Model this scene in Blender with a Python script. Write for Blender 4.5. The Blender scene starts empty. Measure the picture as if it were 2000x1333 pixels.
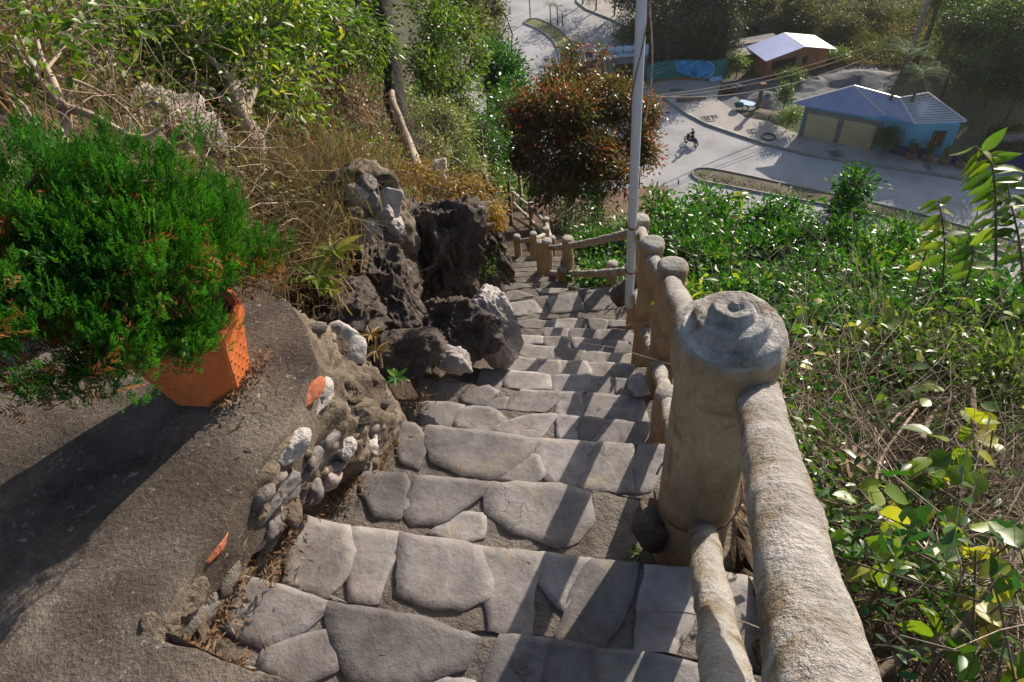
import bpy, bmesh, math, random
import numpy as np
from mathutils import Vector, Matrix, noise as mnoise
random.seed(7); RS = np.random.RandomState(11)
R = math.radians

# ------------------------------------------------------------------ camera, world, sun
F, CX, CY, NX, NY = 1333., 1000., 666.5, 1140., 2000.
_d = np.array([(NX-CX)/F, -(NY-CY)/F, -1.]); _d /= np.linalg.norm(_d)
_z = -_d; _f = np.array([0, 0, -1.]); _y = _f-_f.dot(_z)*_z; _y /= np.linalg.norm(_y); _x = np.cross(_y, _z)
CM = np.array([_x, _y, _z])                     # camera -> world rotation
sc = bpy.context.scene
cam_d = bpy.data.cameras.new('camera'); cam = bpy.data.objects.new('camera', cam_d)
sc.collection.objects.link(cam); sc.camera = cam
cam.matrix_world = Matrix([[*CM[0], 0], [*CM[1], 0], [*CM[2], 0], [0, 0, 0, 1]])
cam_d.sensor_width = 36; cam_d.lens = 24.0; cam_d.clip_start = .02; cam_d.clip_end = 3000
cam_d.dof.use_dof = False
SUN_EL, SUN_AZ = R(24), math.atan2(.65, .76)    # azimuth measured from +Y towards +X
w = bpy.data.worlds.new('World'); sc.world = w; w.use_nodes = True
nt = w.node_tree; bg = nt.nodes['Background']; sky = nt.nodes.new('ShaderNodeTexSky')
sky.sky_type = 'NISHITA'; sky.sun_disc = False; sky.sun_elevation = SUN_EL; sky.sun_rotation = SUN_AZ
sky.air_density = 1.0; sky.dust_density = 1.5
nt.links.new(sky.outputs[0], bg.inputs[0]); bg.inputs[1].default_value = .105
sd = bpy.data.lights.new('sun', 'SUN'); sun = bpy.data.objects.new('sun', sd); sc.collection.objects.link(sun)
sd.energy = 5.0; sd.angle = R(.5); sd.color = (1, .89, .74)
sv = Vector((math.sin(SUN_AZ)*math.cos(SUN_EL), math.cos(SUN_AZ)*math.cos(SUN_EL), math.sin(SUN_EL)))
sun.rotation_euler = sv.to_track_quat('Z', 'Y').to_euler(); sun.location = (0, 0, 20)
sc.view_settings.view_transform = 'Standard'; sc.view_settings.look = 'None'
sc.view_settings.exposure = 0.52; sc.view_settings.gamma = 1
sc.cycles.max_bounces = 6; sc.cycles.diffuse_bounces = 3; sc.cycles.transmission_bounces = 4
sc.cycles.use_denoising = True

# ------------------------------------------------------------------ helpers
ZR = -35.0                                      # level of the road in the valley (the camera is the origin)
def ray(x, y): return CM @ np.array([(x-CX)/F, -(y-CY)/F, -1.])
def PZ(x, y, z=ZR):
    r = ray(x, y); return r*(z/r[2])
def PD(x, y, d):
    r = ray(x, y); return r*(d/np.linalg.norm(r))
def PY(x, y, yy):
    r = ray(x, y); return r*(yy/r[1])
def V(*a): return np.array(a, float)
C = sc.collection

def tag(o, label=None, cat=None, group=None, kind=None):
    if label: o['label'] = label
    if cat: o['category'] = cat
    if group: o['group'] = group
    if kind: o['kind'] = kind
    return o
def thing(name, loc, label, cat, group=None):
    o = bpy.data.objects.new(name, None); C.objects.link(o); o.location = tuple(loc)
    o.empty_display_size = .1
    return tag(o, label, cat, group)
def wloc(o):
    p = V(*o.location)
    while o.parent: o = o.parent; p = p+V(*o.location)
    return p
def mesh(name, verts, polys, mat, parent=None, smooth=False, attr=None, mats=None, midx=None):
    """verts (N,3) in world space; polys = array (M,k) or list of index tuples."""
    verts = np.asarray(verts, float)
    if parent is not None: verts = verts-wloc(parent)
    me = bpy.data.meshes.new(name)
    if isinstance(polys, np.ndarray):
        m, k = polys.shape
        me.vertices.add(len(verts)); me.vertices.foreach_set('co', verts.astype(np.float32).ravel())
        me.loops.add(m*k); me.loops.foreach_set('vertex_index', polys.astype(np.int32).ravel())
        me.polygons.add(m); me.polygons.foreach_set('loop_start', np.arange(0, m*k, k, dtype=np.int32))
        me.update(calc_edges=True)
    else:
        me.from_pydata([tuple(v) for v in verts], [], [tuple(int(i) for i in p) for p in polys])
    if attr is not None:
        a = me.attributes.new('tint', 'FLOAT', 'FACE'); a.data.foreach_set('value', np.asarray(attr, np.float32))
    for mm in (mats or [mat]): me.materials.append(mm)
    if midx is not None: me.polygons.foreach_set('material_index', np.asarray(midx, np.int32))
    if smooth: me.polygons.foreach_set('use_smooth', np.ones(len(me.polygons), bool))
    me.validate(); me.update()
    o = bpy.data.objects.new(name, me); C.objects.link(o)
    if parent is not None: o.parent = parent
    return o
def join(parts):
    vs, fs, n = [], [], 0
    for v, f in parts:
        vs.append(np.asarray(v, float)); fs += [tuple(int(i)+n for i in p) for p in f]; n += len(v)
    return np.vstack(vs), fs
def unit(a): return a/np.maximum(np.linalg.norm(a, axis=-1, keepdims=True), 1e-9)
def box(c, s, ax=None):
    c = V(*c); s = V(*s)/2; ax = np.eye(3) if ax is None else ax
    v = [c+ax[0]*s[0]*i+ax[1]*s[1]*j+ax[2]*s[2]*k for i in (-1, 1) for j in (-1, 1) for k in (-1, 1)]
    return v, [(0, 1, 3, 2), (4, 6, 7, 5), (0, 4, 5, 1), (2, 3, 7, 6), (0, 2, 6, 4), (1, 5, 7, 3)]
def prism(base, top):
    n = len(base); v = list(base)+list(top)
    return v, [tuple(range(n))[::-1], tuple(range(n, 2*n))]+[(i, (i+1) % n, n+(i+1) % n, n+i) for i in range(n)]
# value noise, vectorised
_T = RS.rand(64, 64, 64)
def vn(p):
    p = np.asarray(p, float); i = np.floor(p).astype(int); f = p-i; f = f*f*(3-2*f); i &= 63; j = (i+1) & 63
    r = 0
    for a in (0, 1):
        for b in (0, 1):
            for c in (0, 1):
                wt = (f[..., 0] if a else 1-f[..., 0])*(f[..., 1] if b else 1-f[..., 1])*(f[..., 2] if c else 1-f[..., 2])
                r = r+wt*_T[(j if a else i)[..., 0], (j if b else i)[..., 1], (j if c else i)[..., 2]]
    return r*2-1
def fbm(p, o=4):
    p = np.asarray(p, float); r = 0; a = .5
    for k in range(o): r = r+a*vn(p*2**k+k*7.3); a *= .5
    return r
def n3(x, y, s, z=0.): return np.stack([np.asarray(x, float)*s, np.asarray(y, float)*s, np.full(np.shape(x), z)], -1)
def catmull(P, n):
    P = np.asarray(P, float); t = np.linspace(0, len(P)-1, n); i = np.minimum(t.astype(int), len(P)-2); f = (t-i)[:, None]
    P0 = P[np.maximum(i-1, 0)]; P1 = P[i]; P2 = P[i+1]; P3 = P[np.minimum(i+2, len(P)-1)]
    return .5*((2*P1)+(P2-P0)*f+(2*P0-5*P1+4*P2-P3)*f*f+(3*P1-P0-3*P2+P3)*f**3)
def tubes(P, Rr, s=5, wob=0.):
    """P (N,K,3) polylines, Rr (N,K) radii -> verts, quads"""
    P = np.asarray(P, float); Rr = np.asarray(Rr, float); N, K = P.shape[:2]
    T = unit(np.gradient(P, axis=1)); up = np.zeros_like(T); up[..., 2] = 1
    m = np.abs(T[:, :1, 2]).mean(1) > .75; up[m] = (1, 0, 0)
    A = unit(np.cross(T, up)); B = np.cross(T, A)
    th = np.arange(s)*2*np.pi/s
    v = P[:, :, None]+Rr[:, :, None, None]*(np.cos(th)[None, None, :, None]*A[:, :, None]+np.sin(th)[None, None, :, None]*B[:, :, None])
    if wob: v = v+wob*(fbm(v*9, 3)+.42*fbm(v*42+5, 3))[..., None]*unit(v-P[:, :, None])
    idx = np.arange(N*K*s).reshape(N, K, s); a = idx[:, :-1]; b = idx[:, 1:]
    q = np.stack([a, np.roll(a, -1, 2), np.roll(b, -1, 2), b], -1).reshape(-1, 4)
    return v.reshape(-1, 3), q
def tube(P, r0, r1, n=12, s=8, wob=0., caps=True):
    Q = catmull(P, n); rr = np.linspace(r0, r1, n)
    v, q = tubes(Q[None], rr[None], s, wob)
    f = [tuple(x) for x in q]
    if caps: f += [tuple(range(s))[::-1], tuple(range(len(v)-s, len(v)))]
    return v, f

# ------------------------------------------------------------------ materials
def newmat(name):
    m = bpy.data.materials.new(name); m.use_nodes = True
    return m, m.node_tree, m.node_tree.nodes['Principled BSDF']
def ramp(nt, cols, fac):
    n = nt.nodes.new('ShaderNodeValToRGB'); e = n.color_ramp.elements
    while len(e) < len(cols): e.new(.5)
    for k, (p, c) in enumerate(cols): e[k].position = p; e[k].color = (*c, 1)
    nt.links.new(fac, n.inputs[0]); return n.outputs[0]
def noise(nt, vec, scale, detail=6, rough=.6, dist=0.):
    n = nt.nodes.new('ShaderNodeTexNoise'); n.inputs['Scale'].default_value = scale; n.inputs['Detail'].default_value = detail
    n.inputs['Roughness'].default_value = rough; n.inputs['Distortion'].default_value = dist
    nt.links.new(vec, n.inputs['Vector']); return n.outputs['Fac']
def math_(nt, op, a, b=None, clamp=False):
    n = nt.nodes.new('ShaderNodeMath'); n.operation = op; n.use_clamp = clamp
    for i, x in enumerate((a, b)):
        if x is None: continue
        if isinstance(x, (int, float)): n.inputs[i].default_value = x
        else: nt.links.new(x, n.inputs[i])
    return n.outputs[0]
def mix(nt, fac, a, b, mode='MIX'):
    n = nt.nodes.new('ShaderNodeMix'); n.data_type = 'RGBA'; n.blend_type = mode
    for s_, x in ((0, fac), (6, a), (7, b)):
        if isinstance(x, (int, float)): n.inputs[s_].default_value = x
        elif isinstance(x, tuple): n.inputs[s_].default_value = (*x, 1)
        else: nt.links.new(x, n.inputs[s_])
    return n.outputs[2]
def surf(name, cols, scale=3., rough=.85, bump=.3, bscale=40., spots=None, sscale=20., tint=0., detail=8, spec=.3, metal=0., stretch=None, dist=.3, bdist=.01, cracks=0., top=None):
    """mottled procedural material: large noise through a ramp, fine grain, optional second-colour spots, bump"""
    m, nt, p = newmat(name)
    tc = nt.nodes.new('ShaderNodeTexCoord').outputs['Object']
    if stretch:
        mp = nt.nodes.new('ShaderNodeMapping'); mp.inputs['Scale'].default_value = stretch[:3]
        if len(stretch) > 3: mp.inputs['Rotation'].default_value = stretch[3:]
        nt.links.new(tc, mp.inputs[0]); tc = mp.outputs[0]
    f1 = noise(nt, tc, scale, detail, .62, dist); f2 = noise(nt, tc, bscale, 5, .7)
    fac = math_(nt, 'ADD', math_(nt, 'MULTIPLY', f1, .72), math_(nt, 'MULTIPLY', f2, .28))
    k = len(cols); pos = [.34+.32*i/(k-1) for i in range(k)]
    col = ramp(nt, list(zip(pos, cols)), fac)
    if spots:
        f3 = noise(nt, tc, sscale, 6, .7, .5)
        for lo, hi, c in spots:
            mr = ramp(nt, [(lo, (0, 0, 0)), (hi, (1, 1, 1))], f3); col = mix(nt, mr, col, c)
    if tint:
        at = nt.nodes.new('ShaderNodeAttribute'); at.attribute_name = 'tint'
        g = math_(nt, 'ADD', math_(nt, 'MULTIPLY', at.outputs['Fac'], tint), 1-tint/2)
        cmb = nt.nodes.new('ShaderNodeCombineColor')
        for i in range(3): nt.links.new(g, cmb.inputs[i])
        col = mix(nt, 1., col, cmb.outputs[0], 'MULTIPLY')
    hgt = math_(nt, 'ADD', f2, f1)
    if cracks:
        vo = nt.nodes.new('ShaderNodeTexVoronoi'); vo.feature = 'DISTANCE_TO_EDGE'; vo.inputs['Scale'].default_value = cracks
        wv = nt.nodes.new('ShaderNodeVectorMath'); wv.operation = 'ADD'; nz = nt.nodes.new('ShaderNodeTexNoise'); nz.inputs['Scale'].default_value = cracks*1.6; nz.inputs['Detail'].default_value = 5
        nt.links.new(tc, nz.inputs['Vector']); sc_ = nt.nodes.new('ShaderNodeVectorMath'); sc_.operation = 'SCALE'; sc_.inputs['Scale'].default_value = 1.1/cracks; nt.links.new(nz.outputs['Color'], sc_.inputs[0])
        nt.links.new(tc, wv.inputs[0]); nt.links.new(sc_.outputs[0], wv.inputs[1]); nt.links.new(wv.outputs[0], vo.inputs['Vector'])
        cr = ramp(nt, [(0., (0, 0, 0)), (.008, (1, 1, 1))], vo.outputs['Distance']); crd = math_(nt, 'MAXIMUM', cr, math_(nt, 'GREATER_THAN', noise(nt, tc, cracks*.9, 2), .385))
        col = mix(nt, crd, tuple(v*.75 for v in cols[0]), col); hgt = math_(nt, 'ADD', hgt, math_(nt, 'MULTIPLY', crd, .6))
    if top:       # paler grey colour mixed in on faces that point up, broken by noise
        sx = nt.nodes.new('ShaderNodeSeparateXYZ'); nt.links.new(nt.nodes.new('ShaderNodeNewGeometry').outputs['Normal'], sx.inputs[0])
        tf = math_(nt, 'ADD', sx.outputs['Z'], math_(nt, 'MULTIPLY', math_(nt, 'SUBTRACT', f1, .5), 1.6))
        tf = ramp(nt, [(.30, (0, 0, 0)), (.75, (1, 1, 1))], tf); col = mix(nt, tf, col, ramp(nt, [(.35, tuple(v*.45 for v in top)), (.6, top)], fac))
    nt.links.new(col, p.inputs['Base Color']); p.inputs['Roughness'].default_value = rough
    p.inputs['Specular IOR Level'].default_value = spec; p.inputs['Metallic'].default_value = metal
    if bump:
        b = nt.nodes.new('ShaderNodeBump'); b.inputs['Strength'].default_value = bump; b.inputs['Distance'].default_value = bdist
        nt.links.new(hgt, b.inputs['Height']); nt.links.new(b.outputs[0], p.inputs['Normal'])
    return m
def leafmat(name, cols, rough=.42, trans=.35, spec=.5, tcol=(1.9, 2.1, .75)):
    """foliage: ramp over the per-leaf tint, translucent"""
    m, nt, p = newmat(name)
    at = nt.nodes.new('ShaderNodeAttribute'); at.attribute_name = 'tint'
    k = len(cols); c = ramp(nt, [(i/(k-1), x) for i, x in enumerate(cols)], at.outputs['Fac'])
    tc = nt.nodes.new('ShaderNodeTexCoord').outputs['Object']
    c2 = mix(nt, math_(nt, 'MULTIPLY', noise(nt, tc, 30, 2), .5), c, tuple(v*.55 for v in cols[len(cols)//2]))
    nt.links.new(c2, p.inputs['Base Color']); p.inputs['Roughness'].default_value = rough
    p.inputs['Specular IOR Level'].default_value = spec
    tr = nt.nodes.new('ShaderNodeBsdfTranslucent')
    br = mix(nt, 1., c2, tcol, 'MULTIPLY'); nt.links.new(br, tr.inputs[0])
    ms = nt.nodes.new('ShaderNodeMixShader'); ms.inputs[0].default_value = trans
    nt.links.new(p.outputs[0], ms.inputs[1]); nt.links.new(tr.outputs[0], ms.inputs[2])
    nt.links.new(ms.outputs[0], nt.nodes['Material Output'].inputs['Surface'])
    return m
M = {}
M['concrete'] = surf('worn_concrete', [(.035, .027, .021), (.125, .100, .080), (.27, .23, .19)], 3.2, .9, 1., 85, [(.60, .70, (.36, .32, .28)), (.74, .78, (.02, .017, .014))], 45, bdist=.012)
M['mortar'] = surf('stair_mortar', [(.095, .08, .068), (.175, .152, .132), (.26, .232, .205)], 6, .95, 1., 45, [(.66, .72, (.22, .155, .11))], 60, bdist=.018)
M['slate'] = surf('flagstone', [(.120, .106, .102), (.215, .195, .188), (.312, .288, .276)], 6, .7, .5, 24, [(.56, .68, (.27, .225, .17)), (.70, .78, (.46, .44, .41))], 7, tint=.7, spec=.35, bdist=.009, cracks=4.5)
M['rail'] = surf('rail_concrete', [(.17, .12, .065), (.37, .29, .19), (.56, .50, .42)], 9, .85, 1., 55, [(.50, .62, (.52, .49, .46)), (.70, .76, (.12, .10, .08))], 18, bdist=.022, top=(.47, .44, .42))
M['post'] = surf('post_concrete', [(.24, .16, .09), (.42, .305, .185), (.54, .43, .30)], 5, .85, .9, 60, [(.54, .68, (.20, .145, .09))], 5, stretch=(1, 1, .6), bdist=.022, top=(.50, .47, .43))
M['shell'] = surf('shell_cap_concrete', [(.15, .13, .11), (.33, .31, .29), (.58, .56, .53)], 13, .85, 1., 60, [(.54, .62, (.16, .12, .085))], 12, bdist=.012)
M['darkrock'] = surf('dark_rock', [(.03, .022, .018), (.085, .063, .052), (.20, .155, .13)], 6, .7, 1., 26, [(.62, .70, (.33, .29, .26))], 9, stretch=(2.2, 2.2, .35, .25, -.25, 0), spec=.4, bdist=.035)
M['palerock'] = surf('pale_rock', [(.22, .19, .175), (.36, .33, .315), (.50, .47, .45)], 5, .8, .9, 22, [(.34, .22, (.06, .05, .045)), (.64, .70, (.20, .165, .13))][1:], 7, bdist=.02)
M['greyrock'] = surf('weathered_limestone', [(.12, .10, .08), (.26, .22, .19), (.46, .42, .39)], 6, .85, .9, 22, [(.60, .66, (.10, .075, .05))], 9, bdist=.02)
M['brownrock'] = surf('brown_rock', [(.06, .044, .03), (.135, .105, .078), (.24, .195, .15)], 6, .9, 1., 26, [(.62, .68, (.36, .33, .30))], 9, bdist=.02)
M['redstone'] = surf('reddish_stone', [(.20, .15, .145), (.32, .25, .24), (.42, .36, .35)], 6, .8, .8, 26, bdist=.015)
M['brick'] = surf('broken_brick', [(.26, .08, .04), (.45, .15, .075), (.55, .24, .15)], 9, .9, .7, 60)
M['soil'] = surf('hill_soil', [(.025, .018, .012), (.06, .042, .028), (.12, .085, .055)], 3, .95, 1., 14, [(.58, .66, (.20, .16, .08))], 6, bdist=.04)
M['litter'] = surf('leaf_litter', [(.13, .07, .035), (.24, .14, .07), (.34, .22, .12)], 12, .95, .8, 60)
M['bark'] = surf('bark', [(.07, .05, .035), (.16, .12, .085), (.26, .21, .16)], 8, .85, .9, 30, stretch=(1, 1, .3), bdist=.01)
M['palebark'] = surf('pale_bark', [(.20, .15, .105), (.34, .27, .20), (.46, .39, .31)], 8, .85, .7, 30, stretch=(1, 1, .3), bdist=.006)
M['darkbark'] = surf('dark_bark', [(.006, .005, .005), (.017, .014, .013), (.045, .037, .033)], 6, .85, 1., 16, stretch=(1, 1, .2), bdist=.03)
M['twig'] = surf('dry_twig', [(.16, .11, .075), (.34, .26, .19), (.55, .47, .38)], 20, .85, 0)
M['pot'] = surf('terracotta_plastic', [(.40, .10, .035), (.58, .155, .045), (.64, .19, .065)], 7, .6, .15, 90, [(.58, .70, (.34, .15, .08))], 9)
M['white_metal'] = surf('weathered_white_paint', [(.50, .55, .63), (.60, .65, .74), (.66, .70, .77)], 8, .5, .1, 60, [(.70, .76, (.30, .18, .11))], 5, stretch=(1, 1, .2))
M['rust'] = surf('rusty_steel', [(.10, .05, .035), (.19, .10, .07), (.26, .16, .12)], 20, .8, .3, 60)
# foliage
G = leafmat
M['lf_thuja'] = G('thuja_leaf', [(.16, .06, .018), (.020, .085, .010), (.032, .130, .012), (.050, .19, .018), (.10, .25, .03)], .45, .30, .3)
M['lf_thuja_dead'] = G('thuja_dead_leaf', [(.13, .045, .015), (.24, .09, .03), (.34, .15, .05)], .8, .2, .2)
M['lf_glossy'] = G('glossy_leaf', [(.018, .06, .012), (.03, .11, .016), (.045, .155, .02), (.08, .22, .022), (.24, .27, .03)], .34, .30, .55)
M['lf_yellow'] = G('yellow_green_leaf', [(.025, .065, .012), (.055, .125, .016), (.11, .20, .02), (.22, .29, .03), (.40, .36, .05)], .40, .36, .45)
M['lf_mix'] = G('shrub_leaf', [(.03, .06, .015), (.055, .12, .02), (.10, .18, .03), (.19, .25, .06), (.32, .27, .10)], .42, .35, .5)
M['lf_grey'] = G('grey_green_leaf', [(.05, .08, .03), (.11, .15, .055), (.18, .22, .09), (.28, .30, .14), (.36, .30, .17)], .45, .3, .5)
M['lf_red'] = G('red_leaf', [(.03, .085, .015), (.06, .15, .022), (.15, .17, .04), (.19, .075, .035), (.30, .075, .035), (.48, .14, .05)], .38, .34, .5, (1.6, 1.35, .8))
M['lf_dry'] = G('dry_leaf', [(.10, .05, .03), (.19, .105, .06), (.28, .18, .11), (.38, .29, .19)], .7, .2, .25, (1.5, 1.3, .9))
M['lf_gold'] = G('golden_leaf', [(.07, .09, .02), (.20, .14, .035), (.34, .22, .05), (.46, .32, .08)], .5, .35, .4, (1.6, 1.4, .7))
M['grass'] = G('dry_grass', [(.04, .085, .018), (.085, .125, .035), (.17, .145, .07), (.235, .17, .095), (.33, .26, .16), (.17, .085, .045)], .6, .3, .3, (1.6, 1.5, .9))
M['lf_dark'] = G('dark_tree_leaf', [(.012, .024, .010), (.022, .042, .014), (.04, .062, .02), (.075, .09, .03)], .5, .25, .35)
M['lf_olive'] = G('olive_tree_leaf', [(.03, .04, .014), (.065, .075, .025), (.11, .12, .04), (.17, .165, .06)], .55, .3, .3)
M['lf_palm'] = G('palm_leaf', [(.02, .075, .015), (.04, .125, .02), (.08, .18, .03), (.20, .22, .05)], .75, .14, .1)

# ------------------------------------------------------------------ foliage builders
LT = {}   # leaf templates: (verts (k,3) along/across/up, faces (m,4))
LT['dia'] = (V(*[0, 0, 0, .45, -.5, .06, 1, 0, -.06, .45, .5, .06]).reshape(4, 3), np.array([[0, 1, 2, 3]]))
LT['fold'] = (V(*[0, 0, 0, .28, -.42, .10, .68, -.36, .08, 1, 0, -.10, .68, .36, .08, .28, .42, .10, .48, 0, 0]).reshape(7, 3),
              np.array([[0, 1, 2, 6], [6, 2, 3, 4], [0, 6, 4, 5]]))
_ov = []
for t, wd in ((.0, .03), (.15, .34), (.38, .5), (.62, .43), (.84, .22), (1, .01)):
    z = -.28*t*t
    _ov += [[t, -wd, z+.10*wd], [t, 0, z-.03], [t, wd, z+.10*wd]]
LT['oval'] = (np.array(_ov), np.array([[3*i+a, 3*i+a+1, 3*i+a+4, 3*i+a+3] for i in range(5) for a in (0, 1)]))
def leaves(P, D, Nn, L, ratio, kind='dia'):
    """P base points, D direction, Nn normals, L lengths -> verts, faces"""
    T, Fc = LT[kind]; P = np.asarray(P, float); D = unit(np.asarray(D, float))
    S = unit(np.cross(Nn, D)); U = np.cross(D, S); L = np.broadcast_to(L, len(P))[:, None, None]
    ratio = np.broadcast_to(ratio, len(P))[:, None, None]
    v = P[:, None]+L*(T[None, :, 0:1]*D[:, None]+ratio*T[None, :, 1:2]*S[:, None]+T[None, :, 2:3]*U[:, None])
    k = len(T); f = (np.arange(len(P))[:, None, None]*k+Fc[None]).reshape(-1, 4)
    return v.reshape(-1, 3), f, len(Fc)
def leafobj(name, P, D, Nn, L, ratio, tint, mat, parent=None, kind='dia'):
    v, f, k = leaves(P, D, Nn, L, ratio, kind)
    return mesh(name, v, f, mat, parent, smooth=(kind != 'dia'), attr=np.repeat(tint, k))
def rdir(n): return unit(RS.randn(n, 3))
def crown_points(lobes, n, shell=.5, up=.0):
    """cluster centres in a set of ellipsoid lobes (c, r, weight), uneven outline"""
    ws = np.array([l[2] if len(l) > 2 else l[1][0]*l[1][1] for l in lobes], float); ws /= ws.sum()
    out = []
    for (c, r, *_), k in zip(lobes, RS.multinomial(n, ws)):
        d = rdir(k*2); rad = (shell+(1-shell)*RS.rand(len(d)))
        rad *= .78+.5*fbm(d*1.9+V(*c)*.7, 3)[:len(d)]+.1*RS.randn(len(d))
        p = V(*c)+d*rad[:, None]*V(*r)
        gap = fbm(p*(2.2/np.mean(r))+5, 2) > -.16
        p = p[gap][:k]; out.append(np.hstack([p, np.repeat(V(*c)[None], len(p), 0)]))
    o = np.vstack(out); return o[:, :3], o[:, 3:]
def plant(name, label, cat, root, lobes, ncl, nlf, L, mat, ratio=.5, kind='dia', trunk=.05, bark='bark', group=None,
          spread=1., shell=.45, droop=.15, limbs=6, limb_pts=None, tintb=.45, tints=.28, twig=True, tr=.6, crownname='crown', updir=.35, trunkpath=None):
    """a shrub or tree: tapered trunk with limbs, twigs and a crown of single leaves gathered in clumps"""
    root = V(*root); o = thing(name, root, label, cat, group)
    cc, cen = crown_points(lobes, ncl, shell)
    mc = np.mean([l[0] for l in lobes], 0)
    hub = root+(mc-root)*tr
    tp = catmull([root-(0, 0, .05), root+(hub-root)*.5+RS.randn(3)*.04*np.linalg.norm(hub-root), hub], 10) if trunkpath is None else catmull(trunkpath, 14)
    hub = tp[-1]; parts = [tubes(tp[None], np.linspace(trunk, trunk*.55, len(tp))[None], 8, trunk*.3)]
    ends = []
    for k in range(limbs):
        c, r = lobes[k % len(lobes)][:2]; e = V(*c)+rdir(1)[0]*V(*r)*.55
        q = catmull([tp[int(len(tp)*(.55+.4*RS.rand()))], (hub+e)/2+RS.randn(3)*np.linalg.norm(e-hub)*.12, e], 8); ends.append(q)
    if limbs:
        E_ = np.array(ends); parts.append(tubes(E_, np.linspace(trunk*.45, trunk*.12, 8)[None].repeat(limbs, 0), 6, trunk*.12))
        if twig:
            cand = E_[:, 3:].reshape(-1, 3); sel = RS.permutation(len(cc))[:min(len(cc), 500)]
            q = cc[sel]; dd = np.linalg.norm(q[:, None]-cand[None], axis=2); a = cand[dd.argmin(1)]
            mid = (a+q)/2+RS.randn(len(q), 3)*.06*dd.min(1)[:, None]
            parts.append(tubes(np.stack([a, mid, q], 1), np.array([trunk*.11, trunk*.07, trunk*.04])[None].repeat(len(q), 0), 4))
    vs, fs, n = [], [], 0
    for v, f in parts: vs.append(v); fs.append(np.asarray(f)+n); n += len(v)
    mesh('trunk', np.vstack(vs), np.vstack(fs), M[bark], o, smooth=True)
    k = len(cc)*nlf; ci = np.repeat(np.arange(len(cc)), nlf)
    off = RS.randn(k, 3)*L*1.15*spread; P = cc[ci]+off
    out = unit(cc[ci]-cen[ci]+(0, 0, 1e-3)); D = unit(out*.5+unit(off)*.8+RS.randn(k, 3)*.35+V(0, 0, -droop))
    Nn = unit(RS.randn(k, 3)*.55+V(*sv)*.35+V(0, 0, 1)*updir+out*.4)
    clt = RS.randn(len(cc))*tints*.6
    t = np.clip(tintb+clt[ci]+RS.randn(k)*tints*.6, 0, 1)
    leafobj(crownname, P, D, Nn, L*(.7+.6*RS.rand(k)), ratio, t, mat, o, kind)
    return o
def blades(P, h, wdt, lean, tint, mat, name, parent=None, dirb=None):
    n = len(P); a = RS.rand(n)*2*np.pi; D = np.stack([np.cos(a), np.sin(a), np.zeros(n)], 1)
    if dirb is not None: D = unit(D+V(*dirb))
    S = np.stack([-D[:, 1], D[:, 0], D[:, 2]*0], 1)*np.broadcast_to(wdt, n)[:, None]; h = h[:, None]; lean = np.broadcast_to(lean, n)[:, None]
    p1 = P+V(0, 0, 1)*h*.55+D*h*lean*.3; p2 = P+V(0, 0, 1)*h*(1-.3*lean)+D*h*lean
    v = np.stack([P-S, P+S, p1+S*.7, p1-S*.7, p2+S*.1, p2-S*.1], 1).reshape(-1, 3)
    b = np.arange(n)[:, None]*6; f = np.stack([b+[[0, 1, 2, 3]], b+[[3, 2, 4, 5]]], 1).reshape(-1, 4)
    return mesh(name, v, f, mat, parent, attr=np.repeat(tint, 2))
# rocks
_ico = {}
def ico(k):
    if k not in _ico:
        b = bmesh.new(); bmesh.ops.create_icosphere(b, subdivisions=k, radius=1)
        _ico[k] = (np.array([v.co[:] for v in b.verts]), np.array([[v.index for v in f.verts] for f in b.faces])); b.free()
    return _ico[k]
def rock(c, r, sub=3, planes=14, seed=0, ridge=0., rs=6., rough=.06, axis=(0.2, .1, 1), sharp=.8, rot=0.):
    rs_ = np.random.RandomState(seed+100); d, f = ico(sub)
    n = unit(rs_.randn(planes, 3)); dist = .62+.38*rs_.rand(planes)
    q = dist[None]/np.maximum(d@n.T, 1e-3); rad = np.minimum(q.min(1), 1.25)
    rad = sharp*rad+(1-sharp)
    p = d*rad[:, None]*V(*r)
    if rot: ca, sa = math.cos(rot), math.sin(rot); p = p@np.array([[ca, sa, 0], [-sa, ca, 0], [0, 0, 1]])
    p = p+V(*c); dn = unit(p-V(*c)); m = np.mean(r)
    if ridge:
        ax = unit(V(*axis)); al = p@ax; pp = p-al[:, None]*ax*.90; tot = 0
        for k, (fq, am) in enumerate(((1, 1.), (2.3, .55), (5, .36), (11, .22), (24, .12))):
            tot = tot+am*((1-np.abs(vn(pp*rs*fq+seed+k*3.1)+.35*vn(p*rs*fq*1.7+k))*2.0)**3-.25)
        cell = np.floor((vn(pp*rs*1.7+seed*2.)+.3*vn(p*rs*3))*4.5)/4.5+.5*np.floor(vn(pp*rs*4.1+9)*4)/4
        p = p+dn*(tot*ridge*.42+cell*ridge*.34)[:, None]
    p = p+dn*(fbm(p*(3/m)+seed, 4)*rough*m*2)[:, None]
    return p, f

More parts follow.
